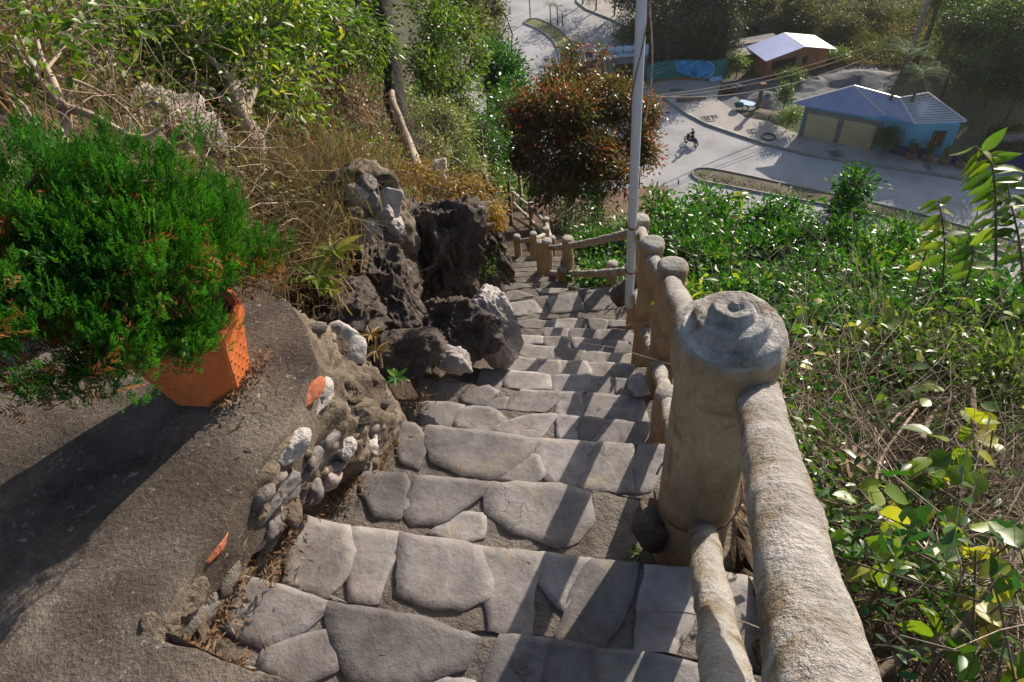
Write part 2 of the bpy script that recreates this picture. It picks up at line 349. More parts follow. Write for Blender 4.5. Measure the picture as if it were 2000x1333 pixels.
# ------------------------------------------------------------------ stairs and hill
NOS = [(-1.34, None), (-1.52, [(400, 1110), (500, 1132), (653, 1181), (775, 1199), (923, 1235), (1076, 1255), (1152, 1269), (1368, 1300)]),
 (-1.71, [(577, 1004), (673, 1032), (815, 1046), (923, 1067), (1058, 1085), (1148, 1094), (1341, 1116)]),
 (-1.90, [(707, 922), (815, 932), (950, 943), (1058, 946), (1175, 958), (1292, 974)]),
 (-2.11, [(780, 828), (850, 835), (964, 846), (1048, 858), (1165, 867), (1306, 873)]),
 (-2.33, [(820, 783), (940, 795), (1060, 806), (1135, 816), (1264, 828)]),
 (-2.55, [(850, 742), (920, 750), (1021, 762), (1100, 767), (1252, 780)]),
 (-2.77, [(870, 712), (946, 722), (1072, 733), (1204, 740), (1243, 744)]),
 (-2.99, [(950, 688), (979, 693), (1045, 703), (1114, 706), (1234, 714)]),
 (-3.21, [(990, 671), (1018, 675), (1084, 681), (1138, 687), (1252, 693)]),
 (-3.43, [(1000, 655), (1030, 657), (1111, 660), (1171, 664), (1252, 670)]),
 (-3.65, [(990, 640), (1066, 642), (1117, 643), (1258, 648)]),
 (-3.87, [(975, 628), (1000, 627), (1138, 622), (1249, 630)]),
 (-4.08, [(930, 600), (1000, 590), (1070, 575), (1130, 566), (1235, 552)]),
 (-4.36, [(932, 580), (980, 570), (1030, 563), (1085, 561), (1130, 562)]),
 (-4.62, [(930, 562), (970, 557), (1020, 552), (1066, 551), (1110, 552)]),
 (-4.90, [(945, 548), (985, 543), (1025, 540), (1058, 540), (1090, 541)]),
 (-5.22, [(970, 536), (1000, 533), (1030, 530), (1052, 529), (1080, 530)]),
 (-5.60, [(978, 525), (1004, 523), (1030, 521), (1048, 520), (1075, 521)]),
 (-6.05, [(982, 515), (1005, 513), (1030, 511), (1045, 510), (1075, 511)]),
 (-6.55, [(984, 503), (1006, 501), (1030, 500), (1050, 499), (1080, 500)])]
NL = []
for z, pts in NOS:
    if pts is None: p = V((-.79, .62), (-.51, .50), (-.1, .33), (.35, .12), (.75, -.05))
    else: p = np.array([PZ(x, y, z)[:2] for x, y in pts])
    e0 = p[0]+(p[0]-p[1])/np.linalg.norm(p[0]-p[1])*.28; e1 = p[-1]+(p[-1]-p[-2])/np.linalg.norm(p[-1]-p[-2])*(.22 if z > -4 else .12)
    if z == -1.34: e0 = p[0]
    P = np.vstack([e0, p, e1]); s = np.r_[0, np.cumsum(np.linalg.norm(np.diff(P, axis=0), axis=1))]; t = np.linspace(0, s[-1], 90)
    q = np.stack([np.interp(t, s, P[:, 0]), np.interp(t, s, P[:, 1])], 1)
    q += np.stack([np.zeros(90), .012*fbm(n3(t, t*0, 9, z*5), 3)], 1); NL.append((z, q))
vs, fs, n0 = [], [], 0
def grid(P):
    a, b = P.shape[:2]; i = np.arange(a*b).reshape(a, b)
    return P.reshape(-1, 3), np.stack([i[:-1, :-1], i[:-1, 1:], i[1:, 1:], i[1:, :-1]], -1).reshape(-1, 4)
for k in range(1, len(NL)):
    z, far = NL[k]; zp, near = NL[k-1]
    t = np.linspace(0, 1, 12)[:, None, None]; near_ = near+V(0, -.012)
    xy = near_[None]*(1-t)+far[None]*t
    zz = z+.009*fbm(n3(xy[..., 0], xy[..., 1], 16, k), 5)+.0015-(t[..., 0] > .95)*.006
    v, f = grid(np.concatenate([xy, zz[..., None]], -1)); vs.append(v); fs.append(f+n0); n0 += len(v)
    t = np.linspace(0, 1, 6)[:, None]; xy = near[None]+0*t[..., None]
    zz = zp*(1-t)+(z-.03)*t+0*xy[..., 0]; P = np.concatenate([xy, zz[..., None]], -1)
    P[..., 1] += -.012*np.sin(t*3)+.03*fbm(P*9, 3); v, f = grid(P); vs.append(v); fs.append(f+n0); n0 += len(v)
z, q = NL[-1]; P = np.stack([np.c_[q, np.full(90, z)], np.c_[q, np.full(90, z-.5)]]); v, f = grid(P); vs.append(v); fs.append(f+n0)
stairs = mesh('stone_stairs', np.vstack(vs), np.vstack(fs), M['mortar'], smooth=True); tag(stairs, kind='structure')
# flagstones set into the treads: (tread number, outline in photograph pixels projected on that tread)
def C6(*p): return [(500+.45*a, 900+.45*b) for a, b in p]
def C5(*p): return [(850+.3*a, 600+.3*b) for a, b in p]
FL = [(1, [(470, 1135), (500, 1134), (648, 1181), (585, 1224), (520, 1255), (440, 1215)]),
 (1, C6((340, 632), (610, 672), (830, 742), (940, 768), (930, 800), (870, 905), (640, 955), (430, 940), (390, 830), (320, 700))),
 (1, C6((60, 830), (310, 760), (360, 880), (200, 955), (40, 900))),
 (1, C6((1080, 782), (1270, 803), (1290, 830), (1240, 990), (1000, 990))), (1, C6((1300, 808), (1450, 832), (1440, 990), (1270, 990))),
 (1, C6((1480, 838), (1740, 875), (1930, 903), (1930, 1000), (1460, 1000))), (1, C6((-100, 900), (20, 930), (120, 990), (-100, 990))), (1, C6((400, 980), (900, 960), (900, 1100), (400, 1100))),
 (2, C6((190, 252), (390, 302), (400, 400), (380, 500), (300, 580), (140, 530), (150, 480))),
 (2, C6((430, 310), (620, 328), (600, 390), (550, 470), (530, 600), (420, 590), (410, 400))),
 (2, C6((645, 333), (850, 360), (950, 390), (1010, 555), (990, 590), (880, 630), (750, 610), (640, 570))),
 (2, C6((960, 378), (1240, 415), (1200, 480), (1180, 560), (1180, 760), (1020, 730), (1020, 600), (1010, 500))),
 (2, C6((1260, 422), (1430, 442), (1350, 660), (1260, 540))), (2, C6((1455, 442), (1640, 460), (1600, 600), (1500, 800), (1300, 780), (1350, 690))),
 (2, C6((1700, 475), (1870, 490), (1890, 640), (1780, 870), (1650, 850), (1690, 600))), (2, [(1400, 1128), (1470, 1142), (1500, 1300), (1420, 1310)]),
 (2, C6((160, 590), (300, 600), (380, 620), (200, 560))),
 (3, C6((470, 65), (640, 75), (650, 190), (620, 240), (530, 230), (470, 140))), (3, C6((710, 85), (1000, 105), (960, 160), (850, 220), (820, 250), (690, 270), (660, 230))),
 (3, C6((1050, 108), (1240, 115), (1430, 145), (1440, 260), (1380, 340), (1300, 360), (1130, 300), (1010, 230), (1010, 160))), (3, C6((770, 310), (880, 250), (980, 240), (970, 330), (900, 345))),
 (4, [(838, 836), (964, 849), (1043, 860), (1030, 888), (976, 924), (955, 931), (895, 921), (850, 903), (840, 865)]),
 (4, C5((420, 1120), (600, 985), (650, 990), (690, 1090), (640, 1140))), (4, C5((685, 875), (1060, 898), (1030, 960), (900, 1170), (800, 1165), (700, 1080), (675, 980))),
 (4, C5((1080, 900), (1270, 908), (1290, 1190), (1070, 1190), (930, 1170))), (4, C5((1330, 912), (1520, 918), (1400, 1180), (1310, 1200))), (4, [(780, 832), (806, 829), (830, 870), (818, 912), (786, 900)]),
 (5, [(964, 842), (994, 826), (1078, 809), (1081, 815), (1048, 855), (967, 846)]), (5, [(832, 790), (901, 796), (877, 831), (820, 832)]), (5, [(905, 800), (960, 803), (985, 820), (950, 842), (890, 834)]),
 (5, C5((800, 722), (940, 732), (930, 860), (820, 860))), (5, C5((965, 738), (1080, 747), (1000, 870), (950, 860))), (5, C5((1095, 757), (1320, 772), (1270, 890), (1000, 885))), (5, C5((1340, 777), (1390, 780), (1380, 900), (1290, 895))),
 (6, C5((580, 552), (820, 562), (800, 600), (680, 690), (470, 680))), (6, C5((840, 563), (940, 573), (940, 718), (790, 710))), (6, C5((1000, 575), (1180, 592), (1120, 740), (960, 720))),
 (6, C5((1200, 597), (1330, 607), (1370, 750), (1150, 740))), (6, C5((190, 580), (330, 530), (400, 560), (300, 640), (190, 620))), (6, C5((340, 640), (460, 600), (430, 670), (380, 700))),
 (7, C5((320, 408), (440, 413), (430, 480), (380, 560), (270, 530))), (7, C5((460, 423), (730, 447), (740, 540), (470, 530))), (7, C5((770, 452), (990, 457), (950, 560), (770, 560))),
 (7, C5((1005, 462), (1180, 472), (1170, 570), (975, 560))), (7, C5((1195, 477), (1270, 482), (1260, 585), (1185, 575))), (7, C5((40, 490), (180, 500), (150, 590), (80, 620), (10, 560))),
 (8, C5((430, 315), (650, 348), (640, 420), (470, 415), (425, 350))), (8, C5((665, 348), (800, 353), (790, 440), (650, 432))), (8, C5((820, 357), (970, 367), (1010, 438), (820, 443))),
 (8, C5((990, 368), (1210, 383), (1180, 462), (1020, 450))), (8, C5((1220, 383), (1290, 392), (1270, 468), (1195, 463))),
 (9, C5((570, 255), (780, 273), (760, 343), (640, 338), (540, 310))), (9, C5((790, 282), (960, 292), (935, 358), (780, 350))), (9, C5((975, 303), (1130, 307), (1110, 368), (950, 360))), (9, C5((1145, 308), (1330, 317), (1320, 378), (1130, 372))),
 (10, C5((720, 198), (870, 207), (845, 273), (720, 260))), (10, C5((890, 208), (1060, 222), (1060, 298), (930, 288))), (10, C5((1080, 228), (1300, 242), (1290, 308), (1080, 300))), (10, C5((480, 190), (690, 196), (690, 240), (540, 240))),
 (11, C5((720, 144), (860, 148), (850, 198), (710, 188))), (11, C5((880, 152), (1060, 157), (1060, 212), (870, 205))), (11, C5((1080, 153), (1220, 162), (1205, 230), (1070, 212))), (11, C5((1230, 165), (1350, 168), (1340, 232), (1230, 228))),
 (12, C5((500, 98), (750, 92), (740, 140), (600, 140))), (12, C5((770, 92), (950, 84), (930, 140), (770, 140))), (12, C5((1000, 86), (1120, 90), (1100, 150), (1020, 145))), (12, C5((1140, 90), (1330, 100), (1330, 118), (1140, 130))),
 (13, [(960, 602), (1040, 588), (1060, 612), (985, 618)]), (13, [(1070, 585), (1125, 575), (1140, 606), (1080, 612)]), (13, [(1140, 572), (1195, 564), (1205, 602), (1150, 606)]),
 (14, [(960, 578), (1010, 570), (1040, 580), (990, 588)]), (14, [(1050, 566), (1110, 566), (1100, 572), (1060, 574)]), (15, [(955, 564), (1015, 556), (1040, 562), (985, 567)])]
vs, fs, tn, n0 = [], [], [], 0
for k, (tr, poly) in enumerate(FL):
    z = NOS[tr][0]; P = np.array([PZ(x, y, z)[:2] for x, y in poly]); Q = []
    for i in range(len(P)):                     # wobbly broken edges
        a, b = P[i], P[(i+1) % len(P)]; m = max(2, int(np.linalg.norm(b-a)/.022)); t = np.arange(m)[:, None]/m; Q.append(a+(b-a)*t)
    Q = np.vstack(Q); c = Q.mean(0); Q = c+(Q-c)*(1+.021/np.maximum(np.linalg.norm(Q-c, axis=1, keepdims=True), .03)); Q = (Q+np.roll(Q, 1, 0)*.05+np.roll(Q, -1, 0)*.05)/1.10
    Q = Q+.011*np.stack([fbm(n3(Q[:, 0], Q[:, 1], 26, k), 4), fbm(n3(Q[:, 0], Q[:, 1], 26, k+40), 4)], 1); m = len(Q)
    nf, nn_ = NL[tr][1], NL[tr-1][1]; o1, o2 = np.argsort(nf[:, 0]), np.argsort(nn_[:, 0]); hi_ = np.interp(Q[:, 0], nf[o1, 0], nf[o1, 1]); lo_ = np.interp(Q[:, 0], nn_[o2, 0], nn_[o2, 1])
    Q[:, 1] = np.clip(Q[:, 1], lo_+.004, np.maximum(hi_+.006+.006*fbm(n3(Q[:, 0], Q[:, 1]*0, 30, k), 2), lo_+.03))
    tz = z+.0055+.0035*RS.rand(); tilt = RS.randn(2)*.006
    rings = []
    for sc_, dz in ((1.0, -.03), (1.0, -.0010), (.992, 0.), (.72, .0005), (.4, .0), (.0, .0)):
        q = c+(Q-c)*sc_; zz = tz+dz+(q-c)@tilt+(.002*fbm(n3(q[:, 0], q[:, 1], 14, k), 3) if dz > -.01 else 0); rings.append(np.c_[q, zz+0*q[:, 0]])
    v = np.vstack(rings); i = np.arange(m); f = np.vstack([np.stack([r*m+i, r*m+(i+1) % m, (r+1)*m+(i+1) % m, (r+1)*m+i], 1) for r in range(5)])
    vs.append(v); fs.append(f+n0); n0 += len(v); tn.append(np.full(len(f), RS.rand()))
mesh('flagstones', np.vstack(vs), np.vstack(fs), M['slate'], stairs, attr=np.concatenate(tn))

YS = [-9, .6, .81, 1.1, 1.36, 1.69, 2.03, 2.33, 2.6, 2.9, 3.2, 3.5, 3.83, 4.13, 5.3, 6.2, 8, 10.2, 13, 16.6, 20, 24, 34, 44, 90]
ZS = [-1.35, -1.45, -1.62, -1.80, -2.0, -2.2, -2.4, -2.62, -2.85, -3.06, -3.3, -3.5, -3.75, -4.0, -4.75, -5.25, -6.35, -7.5, -9.1, -11.2, -12.9, -15.5, -26, ZR-.6, ZR-.6]
def xr(y): return np.interp(y, [-2, 0, .96, 2.14, 3.83, 4.4, 5.3, 8, 12, 16, 60], [.0, .25, .50, .72, 1.03, 1.0, .7, .9, 1.2, .7, 1])
def xl(y): return np.interp(y, [-2, .8, 1.36, 1.7, 2.3, 2.9, 4, 5.2, 7, 10, 13, 16, 60], [-.9, -.72, -.62, -.5, -.42, -.25, -.12, -.35, -.15, 0, .2, .2, 0])
def terrain(x, y):
    s = np.interp(y, YS, ZS)-.10; dr = np.maximum(x-xr(y)-.08, 0); dl = np.maximum(xl(y)-x, 0)
    h = s-.38*dr-.35*(1-np.exp(-dr*2.5))
    far = np.clip((y-6)/10, 0, 1)
    rise = (.95+.95*np.clip((y-3.6)/1.5, 0, 1))*(1-np.exp(-dl*1.5))+(.70-.1*far)*dl+.028*np.minimum(dl, 14)**2
    h = h+np.where(dl > 0, rise, 0)
    nz = .22*fbm(n3(x, y, .9), 4)+.6*fbm(n3(x, y, .2, 3), 2)*np.clip(dl/3+dr/3, 0, 1)
    h = h+nz*np.clip((dl+dr)*1.2, 0, 1)
    h = h-.42*((dl+dr == 0) | ((y < 1.15) & (x > -.9) & (x < 0)))*np.clip((8.3-y)/.2, 0, 1)
    led = np.clip((1.75-y)/.25, 0, 1)*np.clip((-.58-x)/.12, 0, 1); led = led*((y > 1.15) | (x < -.9) | (x > 0)); h = h*(1-led)+(-1.42)*led
    return np.maximum(h, ZR-.6)
g = np.linspace(-1, 1, 330); gx = np.sign(g)*(np.sinh(np.abs(g)*4.6)/np.sinh(4.6))*60
g = np.linspace(0, 1, 330); gy = -4+(np.sinh(g*3.6)/np.sinh(3.6))*72
X, Yg = np.meshgrid(gx, gy); v, f = grid(np.stack([X, Yg, terrain(X, Yg)], -1))
tag(mesh('hillside', v, f, M['soil'], smooth=True), kind='structure')

# concrete terrace with the broken edge beside the steps
A = [(-.66, 1.60)]+[tuple(PZ(x, y, -1.32)[:2]) for x, y in ((600, 640), (618, 700), (600, 740), (575, 800), (545, 850), (505, 905), (470, 960), (425, 1035), (370, 1120), (300, 1240))]+[(-.51, .50), (-.1, .33), (.35, .12), (1.2, -.2)]
B = [(-4.5, 1.9), (-4.5, -2.5), (-1, -2.6), (1.5, -2.6)]
def resamp(P, n, dim=2):
    P = np.asarray(P, float); s = np.r_[0, np.cumsum(np.linalg.norm(np.diff(P, axis=0), axis=1))]; t = np.linspace(0, s[-1], n)
    return np.stack([np.interp(t, s, P[:, i]) for i in range(P.shape[1])], 1)
Ar = resamp(A, 150); Ar += .008*np.stack([fbm(n3(Ar[:, 0], Ar[:, 1], 12), 4), fbm(n3(Ar[:, 0], Ar[:, 1], 12, 9), 4)], 1)*np.clip(np.arange(150)/8, 0, 1)[:, None]
Br = resamp(B, 150); t = np.linspace(0, 1, 60)[:, None, None]**2
xy = Ar[None]*(1-t)+Br[None]*t; zz = -1.32+.012*fbm(n3(xy[..., 0], xy[..., 1], 5), 4)-.01*(t[..., 0] == 0)
P = np.concatenate([xy, zz[..., None]], -1); lip = P[0].copy(); lip[:, 2] -= .09; lip[:, :2] += (Br-Ar)*.0008
lip[:, 2] += .02*fbm(lip*20, 3)
sk = lip.copy(); sk[:, 2] -= .30; sk[:, :2] += 0; sk[:, 2] += .22*(np.arange(150) < 88)
v, f = grid(np.concatenate([sk[None], lip[None], P])); ter = tag(mesh('terrace', v, f, M['concrete'], smooth=True), kind='structure')

# ------------------------------------------------------------------ railing of concrete logs
def lathe(c, prof, seg=48, nz=.0, ns=12., seed=0):
    c = V(*c); th = np.arange(seg)*2*np.pi/seg; v = []
    for r, z in prof: v.append(np.stack([r*np.cos(th), r*np.sin(th), np.full(seg, z)], 1))
    v = np.array(v); 
    if nz: rr = v[..., :2]; v[..., :2] = rr*(1+nz/np.maximum(np.linalg.norm(rr, axis=-1, keepdims=True), .02)*fbm(v*ns+seed, 4)[..., None]*np.clip(np.linalg.norm(rr, axis=-1, keepdims=True)/.03, 0, 1))
    k = len(prof); i = np.arange(k*seg).reshape(k, seg); a = i[:-1]; b = i[1:]
    f = np.stack([a, np.roll(a, -1, 1), np.roll(b, -1, 1), b], -1).reshape(-1, 4)
    return v.reshape(-1, 3)+c, [tuple(q) for q in f]+[tuple(i[-1])]
def add_post(par, x, y, zb, zt, r, cap=True, seed=0, name='post'):
    h = zt-zb; N = 26 if r > .05 else 14
    prof = [(r*(1.05-.06*t+.03*math.sin(t*9+seed)), h*t) for t in np.linspace(-.12, .9, N)]
    if cap: prof += [(r*1.0, h*.93), (r*1.05, h*.955), (r*1.06, h*.985), (r*1.0, h-.001), (r*.9, h+.008), (r*.6, h+.013), (r*.3, h+.015), (r*.02, h+.015)]
    else: prof += [(r*.99, h*.97), (r*.9, h), (r*.02, h+.006)]
    v, f = lathe((x, y, zb), prof, 40 if r > .05 else 20, .012*r/.07, 14, seed)
    return mesh(name, v, f, M['post'], par, smooth=True)
def add_rail(par, a, b, r, name='rail', wob=.007, bow=.01):
    a = V(*a); b = V(*b); m = (a+b)/2+V(0, 0, -bow); n = max(14, int(np.linalg.norm(b-a)/.02)); n = min(n, 130)
    Q = catmull([a, m, b], n); rr = r*(1+.06*fbm(Q*5, 2)+.03*np.sin(np.arange(n)*.3))
    v, q = tubes(Q[None], rr[None], 44 if r > .04 else 28 if r > .03 else 14, wob*1.25)
    return mesh(name, v, q, M['rail'], par, smooth=True)
P1 = V(.452, .98, -1.93); P1t = V(.46, .98, -1.02)
rl = thing('concrete_railing', (.46, .96, -1.9), 'nearest concrete log handrail beside the steps, its first post topped by a snail-shell spiral', 'railing')
pb = lathe(P1, [(.112, -.12), (.108, 0), (.104, .1), (.100, .3), (.098, .5), (.097, .66), (.099, .74), (.108, .80), (.113, .83), (.116, .87), (.114, .905), (.108, .92)], 96, .014, 14, 3)
pm = mesh('post', pb[0], pb[1], M['post'], rl, smooth=True)
# the spiral cap
nr, na = 70, 120; rr = np.linspace(1, 0, nr)[:, None]; th = np.arange(na)[None]*2*np.pi/na
ph = rr*3.1+th/(2*np.pi); saw = ph-np.floor(ph); ridge = np.minimum(saw/.7, (1-saw)/.3)
hz = .078*(1-rr**1.9)+.019*ridge**.8*np.clip((1-rr)*9, 0, 1)*(1-.4*(1-rr))+.0*th
rad = .112*rr*(1+.0*th)
cv = np.stack([P1[0]+.004+rad*np.cos(th), P1[1]+rad*np.sin(th), P1[2]+.905+hz], -1)
cv += .006*fbm(cv*26, 4)[..., None]*V(0, 0, 1)+.004*fbm(cv*14+9, 3)[..., None]*V(1, 1, 0)
i = np.arange(nr*na).reshape(nr, na); a, b = i[:-1], i[1:]
cap = mesh('shell_cap', cv.reshape(-1, 3), np.stack([a, np.roll(a, -1, 1), np.roll(b, -1, 1), b], -1).reshape(-1, 4), M['shell'], pm, smooth=True)
b2 = PZ(1285, 768, -2.77); b3 = V(.79, 2.86, -3.21); b4 = V(.965, 3.83, -3.95)
h2 = PY(1303, 520, b2[1])[2]; h3 = PY(1272, 474, 2.86)[2]; h4 = PY(1246, 428, 3.83)[2]
add_post(rl, b2[0], b2[1], b2[2], h2, .066, seed=1); add_post(rl, b3[0], b3[1], b3[2], h3, .062, seed=2); add_post(rl, b4[0], b4[1], b4[2], h4, .060, seed=3)
bs = PZ(1292, 862, -2.33); add_post(rl, bs[0], bs[1], -2.33, -2.02, .052, False, 4, 'stub_post')
P0 = V(-.02, -.50, -.16)
add_rail(rl, PY(1478, 765, .93), P0, .046); add_rail(rl, PY(1372, 1035, .90), PD(1440, 1450, .95), .035)
u1 = V(P1[0]-.02, P1[1]+.06, -1.13); u2 = V(b2[0], b2[1], h2-.10); u3 = V(b3[0], b3[1], h3-.10); u4 = V(b4[0], b4[1], h4-.09)
add_rail(rl, u1, u2, .040); add_rail(rl, u2, u3, .038); add_rail(rl, u3, u4, .036)
l1 = V(P1[0]-.02, P1[1]+.05, -1.58); l2 = PY(1284, 712, b2[1]); l3 = V(b3[0], b3[1], l2[2]+h3-h2); l4 = V(b4[0], b4[1], l2[2]+h4-h2)
add_rail(rl, l1, l2, .034); add_rail(rl, l2, l3, .034); add_rail(rl, l3, l4, .033)
def fence(label, posts, rails, stubs=(), r=.055):
    """posts: (px, top y, base y, distance); rails join consecutive tops"""
    o = None; T = []
    for k, (x, yt, xb, yb, d) in enumerate(posts):
        t = PD(x, yt, d); zb = PY(xb, yb, t[1])[2]
        if o is None: o = thing('concrete_railing', (t[0], t[1], zb), label, 'railing', 'concrete log handrails along the steps')
        add_post(o, t[0], t[1], zb-.1, t[2], r, seed=k+7); T.append(t)
    for a, b in rails:
        a = T[a] if isinstance(a, int) else a; b = T[b] if isinstance(b, int) else b
        for dz in (.10, .46): add_rail(o, a-(0, 0, dz), b-(0, 0, dz), r*.6)
    for x, yt, yb, d in stubs:
        t = PD(x, yt, d); zb = PY(x, yb, t[1])[2]; add_post(o, t[0], t[1], zb-.1, t[2], r*.95, False, 11, 'stub_post')
    return o
rl['group'] = 'concrete log handrails along the steps'
T4 = V(b4[0], b4[1], h4)
fence('log-shaped concrete handrail across the outer edge of the landing, left of the white pole', [(1108, 466, 1106, 570, 7.0), (1068, 470, 1073, 557, 7.6), (1055, 473, 1062, 542, 8.0)], [(T4, 0), (0, 1)], [(1196, 514, 560, 6.2), (1097, 524, 570, 7.15)])
fence('short cross piece of concrete log handrail where the steps turn below the landing', [(1009, 461, 1015, 514, 10.5), (1041, 456, 1046, 520, 10.3), (1066, 447, 1068, 500, 10.9)], [(0, 1), (1, 2)])
fence('farthest concrete log handrail, running down beside the brown dirt path', [(1078, 464, 1080, 520, 10.5), (1066, 427, 1070, 478, 12.0), (1036, 397, 1040, 440, 15.2), (1000, 369, 1005, 410, 19.8), (955, 372, 960, 402, 21)], [(0, 1), (1, 2), (2, 3), (3, 4)])
# wire wound round the first post
wp = [P1+V(.113*math.cos(a), .113*math.sin(a), .33+.04*math.sin(a*1.0+.6)) for a in np.linspace(-3.3, 2.6, 30)]
wt = thing('tie_wire', P1+V(0, 0, .33), 'thin dark wire looped round the shell-capped post above the lower rail', 'wire')
v, f = tube(wp, .003, .003, 60, 6); mesh('wire', v, f, M['rust'], wt, smooth=True)
# flagpole
pa = PY(1228, 598, 3.62); pt = PY(1253, 0, 3.62); pt = pa+(pt-pa)*1.35
fp = thing('flagpole', pa, 'slim white-painted pole rising from the landing, tied to the railing corner post', 'pole')
v, f = tube([pa, (pa+pt)/2, pt], .031, .027, 30, 16); mesh('pole', v, f, M['white_metal'], fp, smooth=True)
for x, y in ((1236, 440), (1232, 527)):
    c = PY(x, y, 3.62); v, f = tube([c+V(.036*math.cos(a), .036*math.sin(a), .012*math.sin(a)) for a in np.linspace(0, 6.2, 12)], .006, .006, 30, 6); mesh('tie', v, f, M['rust'], fp)
hel = [pa+(pt-pa)*t+V(.034*math.cos(t*17), .034*math.sin(t*17), 0) for t in np.linspace(.35, 1, 60)]
v, f = tube(hel, .0035, .0035, 240, 5); mesh('cable', v, f, M['rust'], fp, smooth=True)
hl2 = [pa+(pt-pa)*t+V(.045+.03*abs(math.sin(t*13)), 0, 0) for t in np.linspace(.5, 1, 40)]
v, f = tube(hl2, .004, .004, 120, 5); mesh('cable', v, f, M['twig'], fp, smooth=True)

# ------------------------------------------------------------------ planter with the clipped conifer
pc = PZ(412, 742, -1.315)
pl = thing('potted_conifer', pc, 'bushy bright green conifer in an orange faceted pot on the terrace edge', 'potted plant')
def ngon(r, z, n=8, a0=.2): return [pc+V(r*math.cos(a0+2*math.pi*k/n), r*math.sin(a0+2*math.pi*k/n), z) for k in range(n)]
PH = .235; rings = [ngon(.098, 0), ngon(.106, .004), ngon(.152, PH*.80), ngon(.160, PH*.82), ngon(.163, PH), ngon(.146, PH), ngon(.140, PH-.05)]
vv = [p for r_ in rings for p in r_]; ff = [tuple(range(8))[::-1]]+[(k*8+i, k*8+(i+1) % 8, (k+1)*8+(i+1) % 8, (k+1)*8+i) for k in range(6) for i in range(8)]
pot = mesh('pot', vv, ff, M['pot'], pl)
bm = bmesh.new(); bm.from_mesh(pot.data); bmesh.ops.bevel(bm, geom=bm.edges[:]+bm.verts[:], offset=.004, segments=2, affect='EDGES', clamp_overlap=True); bm.to_mesh(pot.data); bm.free()
sb = []   # raised studs in staggered rows on every facet
for i in range(8):
    a = .2+2*math.pi*(i+.5)/8; nrm = V(math.cos(a), math.sin(a), -.28); nrm /= np.linalg.norm(nrm); tg = V(-math.sin(a), math.cos(a), 0); upv = np.cross(nrm, tg)
    if upv[2] < 0: upv = -upv
    for r_ in range(6):
        t = .10+r_*.135; ap = (.106+(.152-.106)*t)*math.cos(math.pi/8)
        for c_ in range(3):
            off = (c_-1)*.030+(.008 if r_ % 2 else -.007)
            c = pc+V(math.cos(a), math.sin(a), 0)*(ap+.001)+V(0, 0, t*PH*.8+.004)+tg*off
            sb.append(box(c, (.010, .008, .0024), np.array([tg, upv, nrm])))
v, f = join(sb); mesh('stud_rows', v, f, M['pot'], pot)
v, f = lathe(pc+V(0, 0, PH-.045), [(.145, 0), (.08, .012), (.01, .014)], 24, .01, 12, 2); mesh('potting_soil', v, f, M['litter'], pl)
cc_ = PD(230, 540, 1.55)
lobes = [(PD(235, 500, 1.60), (.27, .25, .22)), (PD(70, 475, 1.60), (.24, .24, .17)), (PD(360, 500, 1.68), (.15, .15, .15)), (PD(130, 650, 1.50), (.22, .18, .15)),
         (PD(470, 520, 1.80), (.13, .10, .065)), (PD(330, 640, 1.66), (.12, .10, .12)), (PD(-80, 535, 1.5), (.28, .28, .22)), (PD(390, 440, 1.85), (.12, .12, .09))]
tk = [tube([pc+V(0, 0, .15), pc+V(-.02, 0, .45), pc+V(-.06, -.02, .58)], .022, .008, 14, 8, .004)]
for k in range(26):
    l = lobes[k % 8]; e = V(*l[0])+rdir(1)[0]*V(*l[1])*.75; s0 = pc+V(-.02, 0, .2+.02*k); tk.append(tube([s0, (s0+e)/2+V(0, 0, -.03), e], .007, .002, 8, 5, .001))
v, f = join(tk); mesh('trunk', v, f, M['bark'], pl, smooth=True)
def sprays(cen, dirs, L, tint, mat, name, par, nb=7):
    """flat feathery conifer sprays: every spray is an axis with side scales"""
    Ps, Ds, Ns, Ls, Ts = [], [], [], [], []
    D = unit(dirs); Nn = unit(np.cross(D, unit(RS.randn(len(D), 3)))); S = np.cross(Nn, D)
    for k in range(nb):
        t = (k+.5)/nb; w = .62*math.sin(math.pi*(.25+.7*t))+.12
        for sgn in (-1, 1):
            dd = unit(D*(1.05)+S*sgn*(.95-.4*t)+RS.randn(len(D), 3)*.16); Ps.append(cen+D*(L*t)[:, None]); Ds.append(dd); Ns.append(unit(Nn+RS.randn(len(D), 3)*.4)); Ls.append(L*w*.62); Ts.append(tint+.16*t)
    Ps.append(cen+D*(L*.8)[:, None]); Ds.append(D); Ns.append(Nn); Ls.append(L*.45); Ts.append(tint+.2)
    return leafobj(name, np.vstack(Ps), np.vstack(Ds), np.vstack(Ns), np.concatenate(Ls), .24, np.clip(np.concatenate(Ts), 0, 1), mat, par)
cp, cn = crown_points(lobes, 1400, .70); _h = fbm(cp*6+3, 2) > -.24; cp, cn = cp[_h], cn[_h]; k = 15; ci = np.repeat(np.arange(len(cp)), k)
base = cp[ci]+RS.randn(len(ci), 3)*.016; out = unit(cp[ci]-cn[ci]); dr = unit(out*.55+V(.05, .1, .95)+RS.randn(len(ci), 3)*.22)
_q = PD(120, 540, 1.36); _k = (np.linalg.norm(cp-_q, axis=1) > .075*(1+.7*fbm(cp*7, 2))); cp, cn = cp[_k], cn[_k]; ci = np.repeat(np.arange(len(cp)), k); base = cp[ci]+RS.randn(len(ci), 3)*.016; out = unit(cp[ci]-cn[ci]); dr = unit(out*.55+V(.05, .1, .95)+RS.randn(len(ci), 3)*.22)
ct = .44+.15*RS.randn(len(cp)); sprays(base, dr, .024+.014*RS.rand(len(ci)), np.clip(ct[ci]+.08*RS.randn(len(ci)), .22, .85), M['lf_thuja'], 'crown', pl, 5)
cp, cn = crown_points(lobes, 150, .25); k = 12; ci = np.repeat(np.arange(len(cp)), k)
